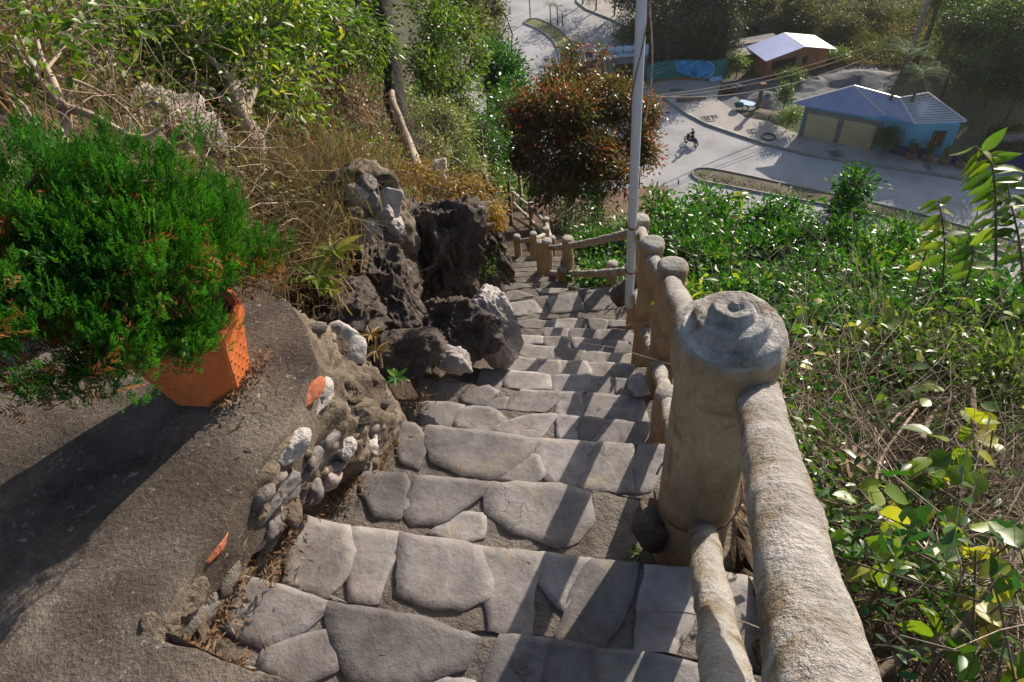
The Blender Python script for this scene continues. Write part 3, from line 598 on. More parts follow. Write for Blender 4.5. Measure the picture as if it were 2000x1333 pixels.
ip = cn+(cp-cn)*.88; base = ip[ci]+RS.randn(len(ci), 3)*.03; dr = unit((cp-cn)[ci]*2+RS.randn(len(ci), 3)*.6)
sprays(base, dr, .03+.02*RS.rand(len(ci)), .5+.2*RS.randn(len(ci)), M['lf_thuja_dead'], 'dead_foliage', pl, 4)

# ------------------------------------------------------------------ rubble bank, stones, rocks
ap = [(-.66, 1.60), *[tuple(PZ(x, y, -1.32)[:2]) for x, y in ((600, 640), (612, 700), (600, 740), (575, 800), (545, 850), (505, 905), (470, 960), (425, 1035), (370, 1120), (285, 1246))]]
bp = [PZ(690, 640, -2.0), PZ(740, 720, -2.12), PZ(775, 775, -2.2), PZ(800, 830, -2.2), PZ(760, 880, -2.12), PZ(715, 925, -1.95), PZ(640, 965, -1.90), PZ(585, 1005, -1.75), PZ(530, 1065, -1.73), PZ(475, 1132, -1.56), PZ(410, 1225, -1.55), PZ(350, 1290, -1.55)]
Aq = resamp(np.c_[np.array(ap), np.full(len(ap), -1.345)], 130); Bq = resamp(np.array(bp), 130); t = np.linspace(0, 1, 44)[:, None, None]
P = Aq[None]*(1-t)+Bq[None]*t; P[..., 2] += -.06*np.sin(t[..., 0]*np.pi)-.05*(t[..., 0] > .99)
nn = unit(V(.75, .25, .62)); tt = np.sin(t[..., 0]*np.pi)**.5
P = P+nn*((.085*fbm(P*5, 5)+.09*np.abs(fbm(P*13, 4))+.022*np.floor(fbm(P*9+4, 3)*7)/2)*tt)[..., None]
v, f = grid(P); rb = mesh('rubble_bank', v, f, M['brownrock'], smooth=False); tag(rb, 'rough low wall of earth and broken stone holding the terrace edge above the steps', 'retaining wall')
def bank(x, y):   # nearest point of the bank to a pixel ray
    r = ray(x, y); r = r/np.linalg.norm(r); Q = P.reshape(-1, 3); dd = np.linalg.norm(Q-np.outer(Q@r, r), axis=1); c = np.where(dd < .02)[0]
    return Q[c[(Q[c]@r).argmin()]] if len(c) else Q[dd.argmin()]
k = 0
for x, y, rx, ry, rz, ro, mt, nm in [(335, 1238, .05, .05, .05, .5, 'brownrock', 0), (380, 1180, .03, .07, .04, .5, 'brownrock', 0), (430, 1160, .03, .06, .03, .5, 'slate', 0), (480, 1090, .03, .06, .03, .5, 'brownrock', 0), (550, 1020, .03, .06, .03, .5, 'slate', 0), (585, 870, .035, .075, .035, .5, 'palerock', 0), (600, 930, .03, .11, .04, .5, 'slate', 0), (640, 880, .03, .11, .04, .55, 'slate', 0), (560, 960, .03, .10, .04, .5, 'slate', 0),
        (690, 870, .03, .05, .035, .1, 'palerock', 0), (740, 868, .035, .055, .03, .1, 'palerock', 0), (715, 840, .025, .03, .02, 1, 'palerock', 0), (405, 1210, .025, .09, .03, .5, 'slate', 0),
        (450, 1130, .025, .10, .03, .5, 'slate', 0), (500, 1060, .025, .09, .03, .5, 'palerock', 0), (640, 770, .03, .08, .04, .2, 'palerock', 0), (690, 750, .06, .05, .05, .4, 'brownrock', 0),
        (640, 980, .03, .03, .025, .3, 'palerock', 0), (520, 1000, .025, .05, .03, .5, 'brownrock', 0), (665, 930, .025, .05, .02, .4, 'palerock', 0), (600, 1010, .02, .035, .02, .3, 'brownrock', 0), (700, 800, .05, .05, .05, .1, 'darkrock', 0)]:
    k += 1; c = bank(x, y)-nn*.014; v, f = rock(c, (rx*.9, ry*.85, rz*.8), 5, 9, k, .012, 9, .07, sharp=.97, rot=-ro)
    mesh('embedded_stone', v, f, M[mt], rb, smooth=False)
for j in range(82):
    c = P[3+RS.randint(39), RS.randint(126)]-nn*.008; q = .008+.022*RS.rand()**2; v, f = rock(c, (q, q*(1+RS.rand()), q*.8), 2, 8, 200+j, 0, 5, .08, sharp=.97, rot=RS.rand()*3); mesh('stone_chip', v, f, M[('slate', 'brownrock', 'mortar', 'brownrock')[j % 4]], rb)
for x, y, sz, nm in ((437, 1078, (.016, .045, .014), 'lower broken orange brick set in the bank near the bottom of the picture'), (618, 772, (.020, .058, .020), 'upper broken orange brick set in the bank below the planter')):
    c = bank(x, y)+nn*.002; v, f = rock(c, sz, 4, 8, int(x), 0, 5, .09, sharp=.9, rot=-.45); tag(mesh('brick', v, f, M['brick']), nm, 'brick', 'broken bricks in the bank')
for j, (x, y) in enumerate([(420, 1180), (455, 1120), (400, 1230), (505, 1060), (540, 1030), (480, 1100), (575, 980), (440, 1200), (620, 960), (395, 1200), (515, 1085), (650, 940)]):
    c = bank(x, y)-nn*.004; q = .018+.014*RS.rand(); v, f = rock(c, (q, q*(1.2+RS.rand()), q), 4, 8, 320+j, .0, 5, .08, sharp=.97, rot=-.5+RS.rand()); mesh('embedded_stone', v, f, M[('slate', 'mortar', 'brownrock', 'redstone')[j % 4]], rb)
# litter along the inner ends of the steps
pts = []
for a, b, n in (((480, 1120), (395, 1270), 260), ((580, 1010), (525, 1130), 260), ((700, 930), (610, 1005), 300), ((770, 850), (735, 925), 240), ((830, 770), (790, 800), 160), ((480, 745), (520, 690), 120), ((430, 790), (478, 742), 120), ((430, 1170), (560, 1010), 320), ((322, 1248), (480, 1306), 260)):
    z = -1.32 if a[0] < 500 and a[1] < 800 and b[1] < 800 else None; bk_ = (a == (430, 1170))
    for _ in range(n):
        u = RS.rand(); x = a[0]+(b[0]-a[0])*u+RS.randn()*9; y = a[1]+(b[1]-a[1])*u+RS.randn()*6
        zz = z if z else -1.43 if a == (322, 1248) else (-1.50 if y > 1120 else -1.69 if y > 1005 else -1.88 if y > 925 else -2.09 if y > 835 else -2.32)
        pts.append(bank(x, y)+nn*.012 if bk_ else PZ(x, y, zz+.012+.02*RS.rand()))
for _ in range(500): x, y = RS.rand()*900+450, RS.rand()*560+760; k_ = [q for q in range(1, 12) if True]; pts.append(PZ(min(x, 1250), 1100+RS.rand()*120, -1.69) if False else PZ(x*.9+60, y, -1.32-.0*x) if x < 480 else pts[RS.randint(len(pts))]+V(RS.randn()*.05, RS.randn()*.05, 0))
pts = np.array(pts); n = len(pts)
tag(leafobj('leaf_litter', pts, np.c_[RS.randn(n, 2), .1*RS.randn(n)], np.c_[.5*RS.randn(n, 2), np.ones(n)], .010+.02*RS.rand(n), .22, RS.rand(n), M['lf_dry'], None, 'dia'), kind='stuff')

def rk(name, label, cat, px, D, r, mt, group=None, **kw):
    c = PD(px[0], px[1], D); v, f = rock(c, r, kw.pop('sub', 5), kw.pop('planes', 16), **kw)
    return tag(mesh(name, v, f, M[mt]), label, cat, group)
AX = (-.28, .12, 1)
rk('rock_outcrop', 'tall black fluted rock with sharp vertical ridges beside the steps', 'rock', (850, 490), 4.3, (.33, .36, .50), 'darkrock', sub=6, seed=3, ridge=.22, rs=2.6, rough=.05, axis=AX, sharp=.75)
rk('rock_outcrop', 'dark ridged rock leaning over the bend of the steps under the golden ferns', 'rock', (930, 470), 5.2, (.28, .34, .42), 'darkrock', sub=6, seed=8, ridge=.21, rs=2.6, rough=.05, axis=(-.6, .1, 1), sharp=.75)
rk('rock_outcrop', 'dark jagged rock low on the left beside the pale rubble', 'rock', (640, 612), 3.1, (.34, .26, .16), 'darkrock', sub=6, seed=12, ridge=.10, rs=4, rough=.05, axis=(1, .3, .3), sharp=.8)
rk('rock_outcrop', 'brown-black fluted rock below the tallest black rock', 'rock', (750, 585), 3.5, (.18, .22, .30), 'darkrock', sub=6, seed=17, ridge=.10, rs=5, rough=.06, axis=(-.2, .1, 1), sharp=.8)
rk('rock_outcrop', 'dark grooved rock at the foot of the tall outcrop, next to the pale boulder', 'rock', (868, 645), 3.65, (.27, .25, .20), 'darkrock', sub=6, seed=21, ridge=.10, rs=4.5, rough=.05, axis=(-.4, .1, 1), sharp=.8)
rk('rock_outcrop', 'small dark rock over the hollow left of the steps', 'rock', (785, 690), 3.05, (.18, .15, .11), 'darkrock', sub=5, seed=25, ridge=.06, rs=6, rough=.06, axis=(.8, .1, .5), sharp=.8)
rk('rock_outcrop', 'dark pointed rock crest behind the rubble mound', 'rock', (745, 375), 4.6, (.13, .18, .18), 'darkrock', sub=5, seed=28, ridge=.10, rs=5, rough=.08, axis=(0, .1, 1), sharp=.8)
rk('boulder', 'pale whitish weathered boulder standing at the left edge of the middle steps', 'boulder', (962, 640), 3.75, (.14, .16, .26), 'palerock', sub=6, seed=31, ridge=.05, rs=6, rough=.05, axis=(-.3, 0, 1), sharp=.7)
rk('boulder', 'pale angular boulder with a shaded hollow beneath it, beside the terrace corner', 'boulder', (672, 678), 2.75, (.11, .10, .065), 'palerock', sub=5, seed=33, planes=9, ridge=.01, rough=.04, sharp=.92, rot=.3)
rk('boulder', 'pale flat stone ridge running down to the steps below the grooved rock', 'boulder', (880, 702), 3.05, (.14, .08, .06), 'palerock', sub=5, seed=35, ridge=.03, rough=.06, sharp=.8, rot=-.5)
rk('boulder', 'narrow upright pale stone at the corner of the terrace', 'boulder', (624, 690), 2.55, (.035, .06, .09), 'palerock', sub=5, seed=36, planes=9, rough=.05, sharp=.9)
rk('boulder', 'brown stone slab below the angular pale boulder', 'boulder', (685, 740), 2.55, (.10, .07, .05), 'brownrock', sub=5, seed=37, planes=9, rough=.05, sharp=.9)
rk('boulder', 'grey rounded stone at the back corner of the terrace', 'boulder', (558, 610), 2.55, (.035, .035, .045), 'slate', sub=4, seed=38, planes=10, rough=.05)
rk('boulder', 'rounded grey rock half under the foot of the shell-capped post', 'boulder', (1268, 1030), 2.02, (.05, .08, .09), 'concrete', sub=5, seed=39, planes=14, rough=.08, sharp=.6)
rk('boulder', 'small pitted pale rock beside the foot of the second post', 'boulder', (1248, 755), 3.35, (.05, .07, .06), 'palerock', sub=5, seed=40, planes=14, rough=.10)
rk('boulder', 'grey rock beside the foot of the white pole', 'boulder', (1216, 575), 5.1, (.10, .09, .09), 'concrete', sub=5, seed=41, rough=.08, sharp=.6)
rk('rock_shelf', 'dark fractured rock mass under the tall outcrop', 'rock', (760, 540), 4.3, (.40, .36, .30), 'darkrock', sub=6, seed=43, ridge=.10, rs=4, rough=.09, sharp=.7)
rk('limestone_outcrop', 'pale greyish limestone hump covered in dry twigs behind the conifer', 'rock', (310, 295), 3.82, (.32, .40, .20), 'greyrock', sub=6, seed=46, ridge=.12, rs=4, rough=.10, sharp=.6, rot=-.4)
rk('limestone_outcrop', 'shaded pale rock behind the bare little tree', 'rock', (170, 190), 4.6, (.30, .3, .25), 'palerock', sub=5, seed=47, ridge=.08, rs=4, rough=.10, sharp=.7)
rk('boulder', 'bluish pale stone showing through the hillside shrubs', 'boulder', (855, 335), 6.2, (.11, .12, .14), 'palerock', sub=4, seed=48, rough=.10, sharp=.8)
# cemented rubble mound with its stones
c = PD(700, 450, 3.92); v, f = rock(c, (.37, .30, .44), 6, 18, 51, .0, 6, .13, sharp=.6); v = v+.03*(fbm(v*16, 4)[:, None])*unit(v-c); mdv = v
md = tag(mesh('rubble_mound', v, f, M['brownrock']), 'mound of earth and mortar studded with pale stones, left of the black rock', 'rubble mound')
for j, (x, y, s, mt) in enumerate([(684, 390, .066, 'palerock'), (765, 398, .075, 'palerock'), (727, 398, .055, 'slate'), (752, 428, .06, 'palerock'), (692, 470, .10, 'redstone'), (722, 455, .055, 'palerock'), (728, 500, .06, 'slate'),
        (745, 465, .05, 'palerock'), (632, 460, .05, 'slate'), (712, 368, .045, 'slate'), (640, 490, .06, 'brownrock'), (700, 425, .06, 'brownrock'), (660, 440, .05, 'brownrock'), (760, 360, .06, 'brownrock'), (616, 515, .055, 'slate'), (780, 440, .05, 'palerock')]):
    r_ = unit(ray(x, y)); q_ = np.linalg.norm(mdv-np.outer(mdv@r_, r_), axis=1); s_ = mdv[q_ < .03]; c = s_[(s_@r_).argmin()]-r_*s*.25 if len(s_) else PD(x, y, 3.6)
    v, f = rock(c, (s*1.05, s*.8, s*1.15), 5, 9, 60+j, .0, 5, .06, sharp=.97, rot=j*.7); mesh('embedded_stone', v, f, M[mt], md)

# ------------------------------------------------------------------ hillside vegetation, left
def pt(x, y, d): return PD(x, y, d)
def ground_at(p, dz=0.): return V(p[0], p[1], float(terrain(np.array([p[0]]), np.array([p[1]]))[0])+dz)
KEEP = [(PD(700, 440, 3.70), .50), (PD(630, 480, 3.65), .34), (PD(740, 470, 3.8), .30), (PD(850, 490, 4.1), .45), (PD(750, 585, 3.3), .30), (PD(640, 600, 3.0), .28), (PD(870, 640, 3.5), .3)]
def clear(P):
    k = np.ones(len(P), bool)
    for c, r in KEEP: k &= np.linalg.norm(P-c, axis=1) > r
    return k
# dry grass and creepers as ground cover
n = 30000; xx = -.25-np.abs(RS.randn(n)*4.5); yy = 1.4+RS.rand(n)**1.5*17; xx = xx+xl(yy)
ok = fbm(n3(xx, yy, 1.3, 2), 3) > -.02; xx, yy = xx[ok], yy[ok]; ok = (yy > 2.0) | (xx < -2.3); xx, yy = xx[ok], yy[ok]; ok = clear(np.stack([xx, yy, terrain(xx, yy)+.1], 1)); xx, yy = xx[ok], yy[ok]
n = len(xx); Pg = np.stack([xx, yy, terrain(xx, yy)-.02], 1); dist = np.linalg.norm(Pg, axis=1)
tn = np.clip(.60+1.1*fbm(n3(xx, yy, .9, 8), 3)+.22*RS.randn(n), 0, 1)
tag(blades(Pg, (.12+.26*RS.rand(n))*(1+.3*fbm(n3(xx, yy, .7), 2)), (.0011*dist+.001)*(.7+.6*RS.rand(n)), .35+.8*RS.rand(n), tn, M['grass'], 'dry_grass'), kind='stuff')
def cover(name, n, xf, yf, L, mat, dens, seed, tb=.45, hgt=.35, ratio=.45, kind='dia', thr=0., side=-1):
    x = xf(n); y = yf(n); x = (xl(y)-x) if side < 0 else (xr(y)+x)
    ok = fbm(n3(x, y, 1.1, seed), 3) > thr; x, y = x[ok], y[ok]; m = len(x)
    hh = hgt*(1+1.3*fbm(n3(x, y, 1.6, seed+3), 3)); P = np.stack([x, y, terrain(x, y)+hh*RS.rand(m)**.7], 1)
    ok = clear(P); P, x, y = P[ok], x[ok], y[ok]; m = len(P)
    D = unit(RS.randn(m, 3)*(1, 1, .5)+V(0, 0, .15)); N_ = unit(RS.randn(m, 3)*.6+V(*sv)*.5+V(0, 0, .5))
    t = np.clip(tb+.5*fbm(n3(x, y, 1.5, seed+9), 3)+.2*RS.randn(m), 0, 1)
    return tag(leafobj(name, P, D, N_, (L+.0022*np.linalg.norm(P, axis=1))*(.6+.8*RS.rand(m)), ratio, t, mat, None, kind), kind='stuff')
cover('ground_cover', 70000, lambda n: .15+np.abs(RS.randn(n)*5), lambda n: 2.6+RS.rand(n)**1.3*22, .018, M['lf_grey'], 1, 4, .45, .40)
cover('dry_undergrowth', 34000, lambda n: .1+np.abs(RS.randn(n)*3.5), lambda n: 2.2+RS.rand(n)**1.3*12, .016, M['lf_dry'], 1, 14, .4, .36, thr=-.15)
cover('green_undergrowth', 80000, lambda n: .3+np.abs(RS.randn(n)*6), lambda n: 3.2+RS.rand(n)**1.2*22, .024, M['lf_mix'], 1, 24, .42, .55, thr=-.10)
def scribble(P0, dirs, L, r, name, K=7, curl=.35, mat='twig', parent=None, rvar=.6):
    n = len(P0); steps = [P0]; d = unit(dirs)
    for k in range(K-1): d = unit(d+RS.randn(n, 3)*curl+V(0, 0, -.05)); steps.append(steps[-1]+d*(L/(K-1))[:, None])
    Pn = np.stack(steps, 1); rr = (r*(1-rvar*RS.rand(n)))[:, None]*np.linspace(1, .35, K)[None]
    v, q = tubes(Pn, rr, 4); return mesh(name, v, q, M[mat], parent)
n = 3400; xx = -.3-np.abs(RS.randn(n)*2.6); yy = 2.0+RS.rand(n)*8; xx = xx+xl(yy); ok = (yy > 2.3) | (xx < -2); xx, yy = xx[ok], yy[ok]; ok = clear(np.stack([xx, yy, terrain(xx, yy)+.15], 1)); xx, yy = xx[ok], yy[ok]; n = len(xx)
tag(scribble(np.stack([xx, yy, terrain(xx, yy)+.05+.35*RS.rand(n)], 1), RS.randn(n, 3)*(1, 1, .8), .25+.6*RS.rand(n), np.full(n, .0035), 'dry_twigs'), kind='stuff')

GL = 'shrubs and small trees on the left hillside'
def lobs(*a): return [(PD(x, y, d), (rx, ry, rz), rx*rz) for x, y, d, rx, ry, rz in a]
plant('small_tree', 'leafy yellow-green small tree with a forked pale trunk, upper left of the steps', 'tree', PD(535, 350, 4.33),
      lobs((430, 130, 4.67, .62, .55, .42), (560, 90, 4.84, .40, .45, .40), (330, 90, 4.67, .50, .5, .38), (470, 20, 5.02, .65, .5, .35), (290, 190, 4.33, .24, .25, .14), (520, 190, 4.50, .34, .3, .24), (380, 30, 4.84, .5, .5, .3)),
      400, 13, .062, M['lf_yellow'], .36, 'fold', .055, 'palebark', GL, limbs=9, tintb=.5, tints=.30, trunkpath=[PD(543, 378, 3.85), PD(512, 320, 3.95), PD(497, 262, 4.1), PD(470, 215, 4.2), PD(455, 150, 4.4)])
plant('small_tree', 'nearly bare little tree with spreading pale branches behind the conifer', 'tree', PD(128, 262, 2.88),
      lobs((50, 90, 2.96, .20, .2, .16), (20, 60, 2.96, .14, .2, .14), (150, 60, 3.36, .2, .2, .1)), 26, 7, .052, M['lf_yellow'], .5, 'fold', .022, 'palebark', GL, limbs=0, tintb=.35,
      trunkpath=[PD(128, 290, 2.80), PD(130, 235, 2.88), PD(122, 212, 2.88)])
br = bpy.data.objects['trunk.002'] if 'trunk.002' in bpy.data.objects else None
bare = [o for o in bpy.data.objects if o.get('label', '').startswith('nearly bare')][0]
bl = [[(122, 212, 2.88), (95, 175, 2.90), (60, 140, 2.96), (40, 112, 3.00), (28, 70, 3.04)], [(120, 205, 2.88), (105, 165, 2.92), (92, 135, 2.96), (80, 110, 3.04), (70, 60, 3.20)], [(125, 210, 2.88), (170, 222, 2.84), (215, 245, 2.80), (255, 265, 2.80), (290, 266, 2.80), (320, 245, 2.80)],
      [(250, 262, 2.80), (252, 245, 2.80), (256, 238, 2.80)], [(60, 140, 2.96), (20, 130, 2.96), (-30, 100, 2.96)], [(92, 135, 2.96), (130, 90, 3.12), (170, 60, 3.20)], [(110, 150, 2.96), (165, 165, 2.96), (235, 205, 2.96), (280, 255, 2.88)], [(5, 180, 2.96), (20, 200, 2.88), (50, 240, 2.80), (60, 262, 2.72)], [(5, 180, 2.88), (45, 205, 2.80), (75, 255, 2.72)]]
v, f = join([tube([PD(*q) for q in b], .016 if i < 3 else .007, .005 if i < 3 else .003, 16, 7, .003) for i, b in enumerate(bl)]); mesh('branches', v, f, M['palebark'], bare, smooth=True)
plant('shrub', 'drooping yellow-green shrub beside the dark trunk, with brown dead stems inside', 'shrub', PD(690, 260, 5.85),
      lobs((625, 70, 6.19, .55, .5, .42), (710, 90, 6.19, .40, .4, .36), (600, 150, 6.02, .45, .4, .38), (655, 40, 6.71, .34, .4, .3), (560, 20, 6.19, .5, .4, .3)), 420, 13, .055, M['lf_yellow'], .28, 'dia', .04, 'bark', GL, droop=.6, tintb=.40)
plant('shrub', 'brown-tangled shrub between the yellow-green tree and the dark trunk', 'shrub', PD(670, 330, 5.28),
      lobs((650, 200, 5.54, .42, .4, .30), (710, 230, 5.54, .28, .3, .30), (600, 250, 5.19, .35, .3, .22), (560, 200, 5.28, .25, .3, .25)), 230, 11, .045, M['lf_dry'], .3, 'dia', .03, 'bark', GL, droop=.5, tintb=.3, limbs=9)
plant('shrub', 'low shrub of narrow grey-green leaves under the yellow-green tree', 'shrub', PD(600, 330, 4.64),
      lobs((570, 260, 4.82, .30, .3, .16), (630, 290, 4.82, .26, .3, .12), (690, 300, 4.99, .24, .3, .10), (540, 215, 4.73, .2, .3, .14)), 170, 12, .048, M['lf_mix'], .26, 'dia', .02, 'bark', GL, droop=.2, tintb=.4)
plant('tree', 'tall tree with a thick dark ribbed trunk at the top of the picture', 'tree', PD(800, 300, 7.6),
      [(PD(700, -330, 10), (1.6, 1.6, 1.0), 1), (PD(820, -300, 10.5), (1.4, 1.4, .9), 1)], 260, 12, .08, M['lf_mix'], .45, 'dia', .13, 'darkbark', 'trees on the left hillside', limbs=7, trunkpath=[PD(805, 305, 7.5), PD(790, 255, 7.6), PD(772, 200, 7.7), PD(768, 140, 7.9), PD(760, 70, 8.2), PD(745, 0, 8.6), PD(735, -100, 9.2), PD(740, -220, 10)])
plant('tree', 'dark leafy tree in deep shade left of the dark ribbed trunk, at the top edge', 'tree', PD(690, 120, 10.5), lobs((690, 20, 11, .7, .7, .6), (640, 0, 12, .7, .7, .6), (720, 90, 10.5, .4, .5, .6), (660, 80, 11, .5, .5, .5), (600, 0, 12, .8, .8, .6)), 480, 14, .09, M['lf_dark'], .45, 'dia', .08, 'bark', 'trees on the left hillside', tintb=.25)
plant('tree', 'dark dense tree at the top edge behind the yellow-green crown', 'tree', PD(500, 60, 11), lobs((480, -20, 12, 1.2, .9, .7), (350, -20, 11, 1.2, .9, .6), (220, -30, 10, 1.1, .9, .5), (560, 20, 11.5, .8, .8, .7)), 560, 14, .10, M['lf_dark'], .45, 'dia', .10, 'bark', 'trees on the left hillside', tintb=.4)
plant('shrub', 'leafy shrub with loose green leaves at the top left corner', 'shrub', PD(90, 160, 3.9), lobs((60, 60, 4.0, .30, .3, .20), (150, 30, 4.4, .34, .3, .2), (10, 120, 3.7, .2, .2, .15)), 90, 9, .05, M['lf_mix'], .45, 'fold', .012, 'palebark', GL, tintb=.45)
plant('shrub', 'sparse brown and green shrub between the bare tree and the leafy tree', 'shrub', PD(250, 190, 4.3), lobs((230, 120, 4.6, .34, .3, .24), (180, 150, 4.3, .26, .3, .18), (290, 60, 5.0, .34, .3, .26)), 150, 10, .038, M['lf_mix'], .4, 'dia', .012, 'palebark', GL, tintb=.4, limbs=9)
plant('shrub', 'low green weeds under the forked trunk, above the rubble mound', 'shrub', PD(620, 340, 4.3), lobs((610, 330, 4.4, .18, .2, .10), (680, 320, 4.7, .22, .2, .12), (750, 315, 5.2, .2, .2, .10)), 130, 11, .032, M['lf_mix'], .4, 'dia', .008, 'bark', GL, tintb=.5)
plant('fallen_root', 'pale bare root and dead lower stem below the dark ribbed trunk', 'root', PD(805, 320, 6.9), lobs((790, 240, 7.1, .05, .05, .05)), 3, 4, .04, M['lf_yellow'], .4, 'dia', .055, 'palebark', None, limbs=0, trunkpath=[PD(815, 330, 6.6), PD(800, 285, 6.9), PD(785, 245, 7.0), PD(768, 205, 7.1), PD(765, 180, 7.3)])
plant('shrub', 'tall bush of small speckled leaves right of the dark trunk', 'shrub', PD(850, 300, 9),
      lobs((865, 70, 9.5, .52, .6, .50), (870, 140, 9.2, .50, .5, .45), (838, 160, 9.0, .32, .4, .45), (880, 40, 10, .55, .5, .45), (900, 190, 9, .34, .4, .3), (838, 10, 10, .42, .5, .4), (930, 100, 10.5, .3, .3, .3)), 620, 13, .058, M['lf_mix'], .42, 'dia', .05, 'bark', GL, tintb=.42)
plant('shrub', 'pale yellowish fine-leaved shrub on the slope below the speckled bush', 'shrub', PD(850, 340, 7.5),
      lobs((850, 230, 8.2, .50, .5, .26), (900, 270, 8.2, .34, .4, .22), (840, 290, 7.6, .36, .4, .18), (920, 320, 7.8, .24, .3, .18)), 380, 13, .036, M['lf_grey'], .4, 'dia', .03, 'bark', GL, tintb=.6)
plant('shrub', 'blue-green bushy shrub at the top of the lower steps', 'shrub', PD(960, 370, 10.5),
      lobs((945, 290, 11.5, .50, .6, .42), (920, 250, 11.5, .40, .5, .35), (950, 325, 11.5, .30, .4, .28), (905, 300, 10, .3, .3, .22)), 380, 14, .052, M['lf_glossy'], .42, 'dia', .05, 'bark', GL, tintb=.28)
plant('shrub', 'golden ferny creeper hanging over the dark rock', 'shrub', PD(915, 395, 4.7),
      lobs((900, 370, 4.7, .26, .2, .10), (935, 395, 4.7, .20, .2, .10), (860, 350, 4.8, .22, .2, .09), (965, 420, 4.9, .10, .12, .10), (905, 410, 4.5, .16, .1, .07), (800, 335, 4.6, .2, .2, .06)), 260, 15, .026, M['lf_gold'], .35, 'dia', .012, 'bark', GL, droop=.8, tintb=.5)
plant('shrub', 'tuft of golden yellow fronds at the very edge of the dark rock', 'shrub', PD(965, 420, 5.0),
      lobs((968, 425, 4.95, .06, .06, .11), (950, 410, 4.9, .07, .06, .08)), 60, 15, .026, M['lf_gold'], .35, 'dia', .008, 'bark', GL, droop=.9, tintb=.8)
plant('weed', 'ferny dark plant in the hollow under the overhanging dark rock', 'plant', PD(960, 515, 5.1), lobs((955, 495, 5.1, .12, .1, .11), (945, 525, 5.0, .09, .1, .06)), 60, 14, .026, M['lf_mix'], .4, 'dia', .008, 'bark', None, tintb=.4)
plant('shrub', 'small bright green seedling in the dry grass above the conifer', 'shrub', PD(485, 340, 4.2), lobs((485, 320, 4.2, .09, .1, .06)), 10, 7, .05, M['lf_glossy'], .5, 'fold', .006, 'bark', GL, tintb=.6)
plant('shrub', 'green leafy weeds in the long grass left of the rubble mound', 'shrub', PD(600, 400, 4.2), lobs((610, 380, 4.2, .12, .1, .11), (560, 400, 4.0, .14, .1, .12), (625, 345, 4.4, .07, .1, .08)), 60, 9, .04, M['lf_glossy'], .4, 'dia', .008, 'bark', GL, tintb=.45)
# long grass clump by the rubble mound
def clump(px, D, n, rad, h, label, tb=.5, lean=.7, group=None, name='grass_clump', wd=.0035):
    c = PD(*px, D); o = thing(name, c, label, 'grass', group); a = RS.randn(n, 2)*rad
    P = np.c_[c[0]+a[:, 0], c[1]+a[:, 1], c[2]-.05+0*a[:, 0]]
    blades(P, h*(.5+.7*RS.rand(n)), wd*(.7+.6*RS.rand(n)), lean*(.5+RS.rand(n)), np.clip(tb+.2*RS.randn(n), 0, 1), M['grass'], 'blades', o, dirb=(.5, -.4, 0)); return o
for x, y, d, n, rad, h, tb in ((555, 480, 3.7, 900, .15, .34, .45), (500, 430, 3.8, 700, .2, .38, .4), (570, 430, 4.1, 600, .14, .32, .62), (560, 550, 3.3, 500, .14, .28, .7), (520, 380, 4.2, 600, .22, .35, .75), (640, 350, 4.6, 700, .25, .33, .85), (450, 340, 4.2, 600, .25, .3, .9)):
    clump((x, y), d*.93, n, rad, h, {555: 'tall green and straw grass clump between the conifer and the rubble mound', 500: 'green grass clump behind the conifer tip', 570: 'straw grass clump hanging beside the rubble mound stones', 520: 'dry grass tuft below the forked tree trunk', 640: 'brown grass tuft above the rubble mound', 450: 'rusty dry grass tuft beside the limestone hump'}[x] if x != 560 else 'straw coloured grass tuft right behind the terrace corner', tb, group='grass clumps on the left hillside')
# rosette plants in the rocks
def rosette(px, D, n, L, label, mat, tb, stem=.0, ratio=.32):
    c = PD(*px, D); o = thing('rosette_plant', c, label, 'plant', 'rosette plants among the rocks'); a = np.linspace(0, 2*np.pi, n, endpoint=False)+RS.randn(n)*.2
    el = .15+.5*RS.rand(n); Dd = np.stack([np.cos(a)*np.cos(el), np.sin(a)*np.cos(el), np.sin(el)], 1)
    leafobj('leaf_whorl', np.repeat((c+V(0, 0, stem))[None], n, 0), Dd, np.stack([-Dd[:, 0]*.4, -Dd[:, 1]*.4, np.ones(n)], 1), L*(.7+.5*RS.rand(n)), ratio, np.clip(tb+.2*RS.randn(n), 0, 1), M[mat], o, 'oval')
    v, f = tube([c-V(0, 0, .08), c+V(.01, 0, stem*.5), c+V(0, 0, stem)], .006, .004, 6, 6); mesh('stem', v, f, M['palebark'], o)
    return o
rosette((665, 520), 3.05, 13, .125, 'yellow-green long-leaved rosette growing high on the dark rock', 'lf_yellow', .75, .08)
rosette((625, 560), 2.95, 14, .11, 'pale green long-leaved rosette just above the low dark rock', 'lf_yellow', .6, .05)
rosette((655, 575), 2.9, 9, .09, 'smaller yellow rosette to the right of the pale green one', 'lf_yellow', .85, .03)
rosette((728, 662), 2.9, 16, .055, 'dry golden rosette beside the angular pale boulder', 'lf_gold', .6, .02, .2)
rosette((738, 692), 2.8, 16, .06, 'dry orange-brown rosette below the golden one', 'lf_gold', .3, .02, .2)
rosette((778, 745), 2.7, 8, .055, 'small fresh green rosette over the dark hollow by the steps', 'lf_glossy', .7, .02, .36)
rosette((1240, 1080), 2.15, 7, .022, 'tiny green weed at the foot of the shell-capped post', 'lf_yellow', .5, .01, .6)

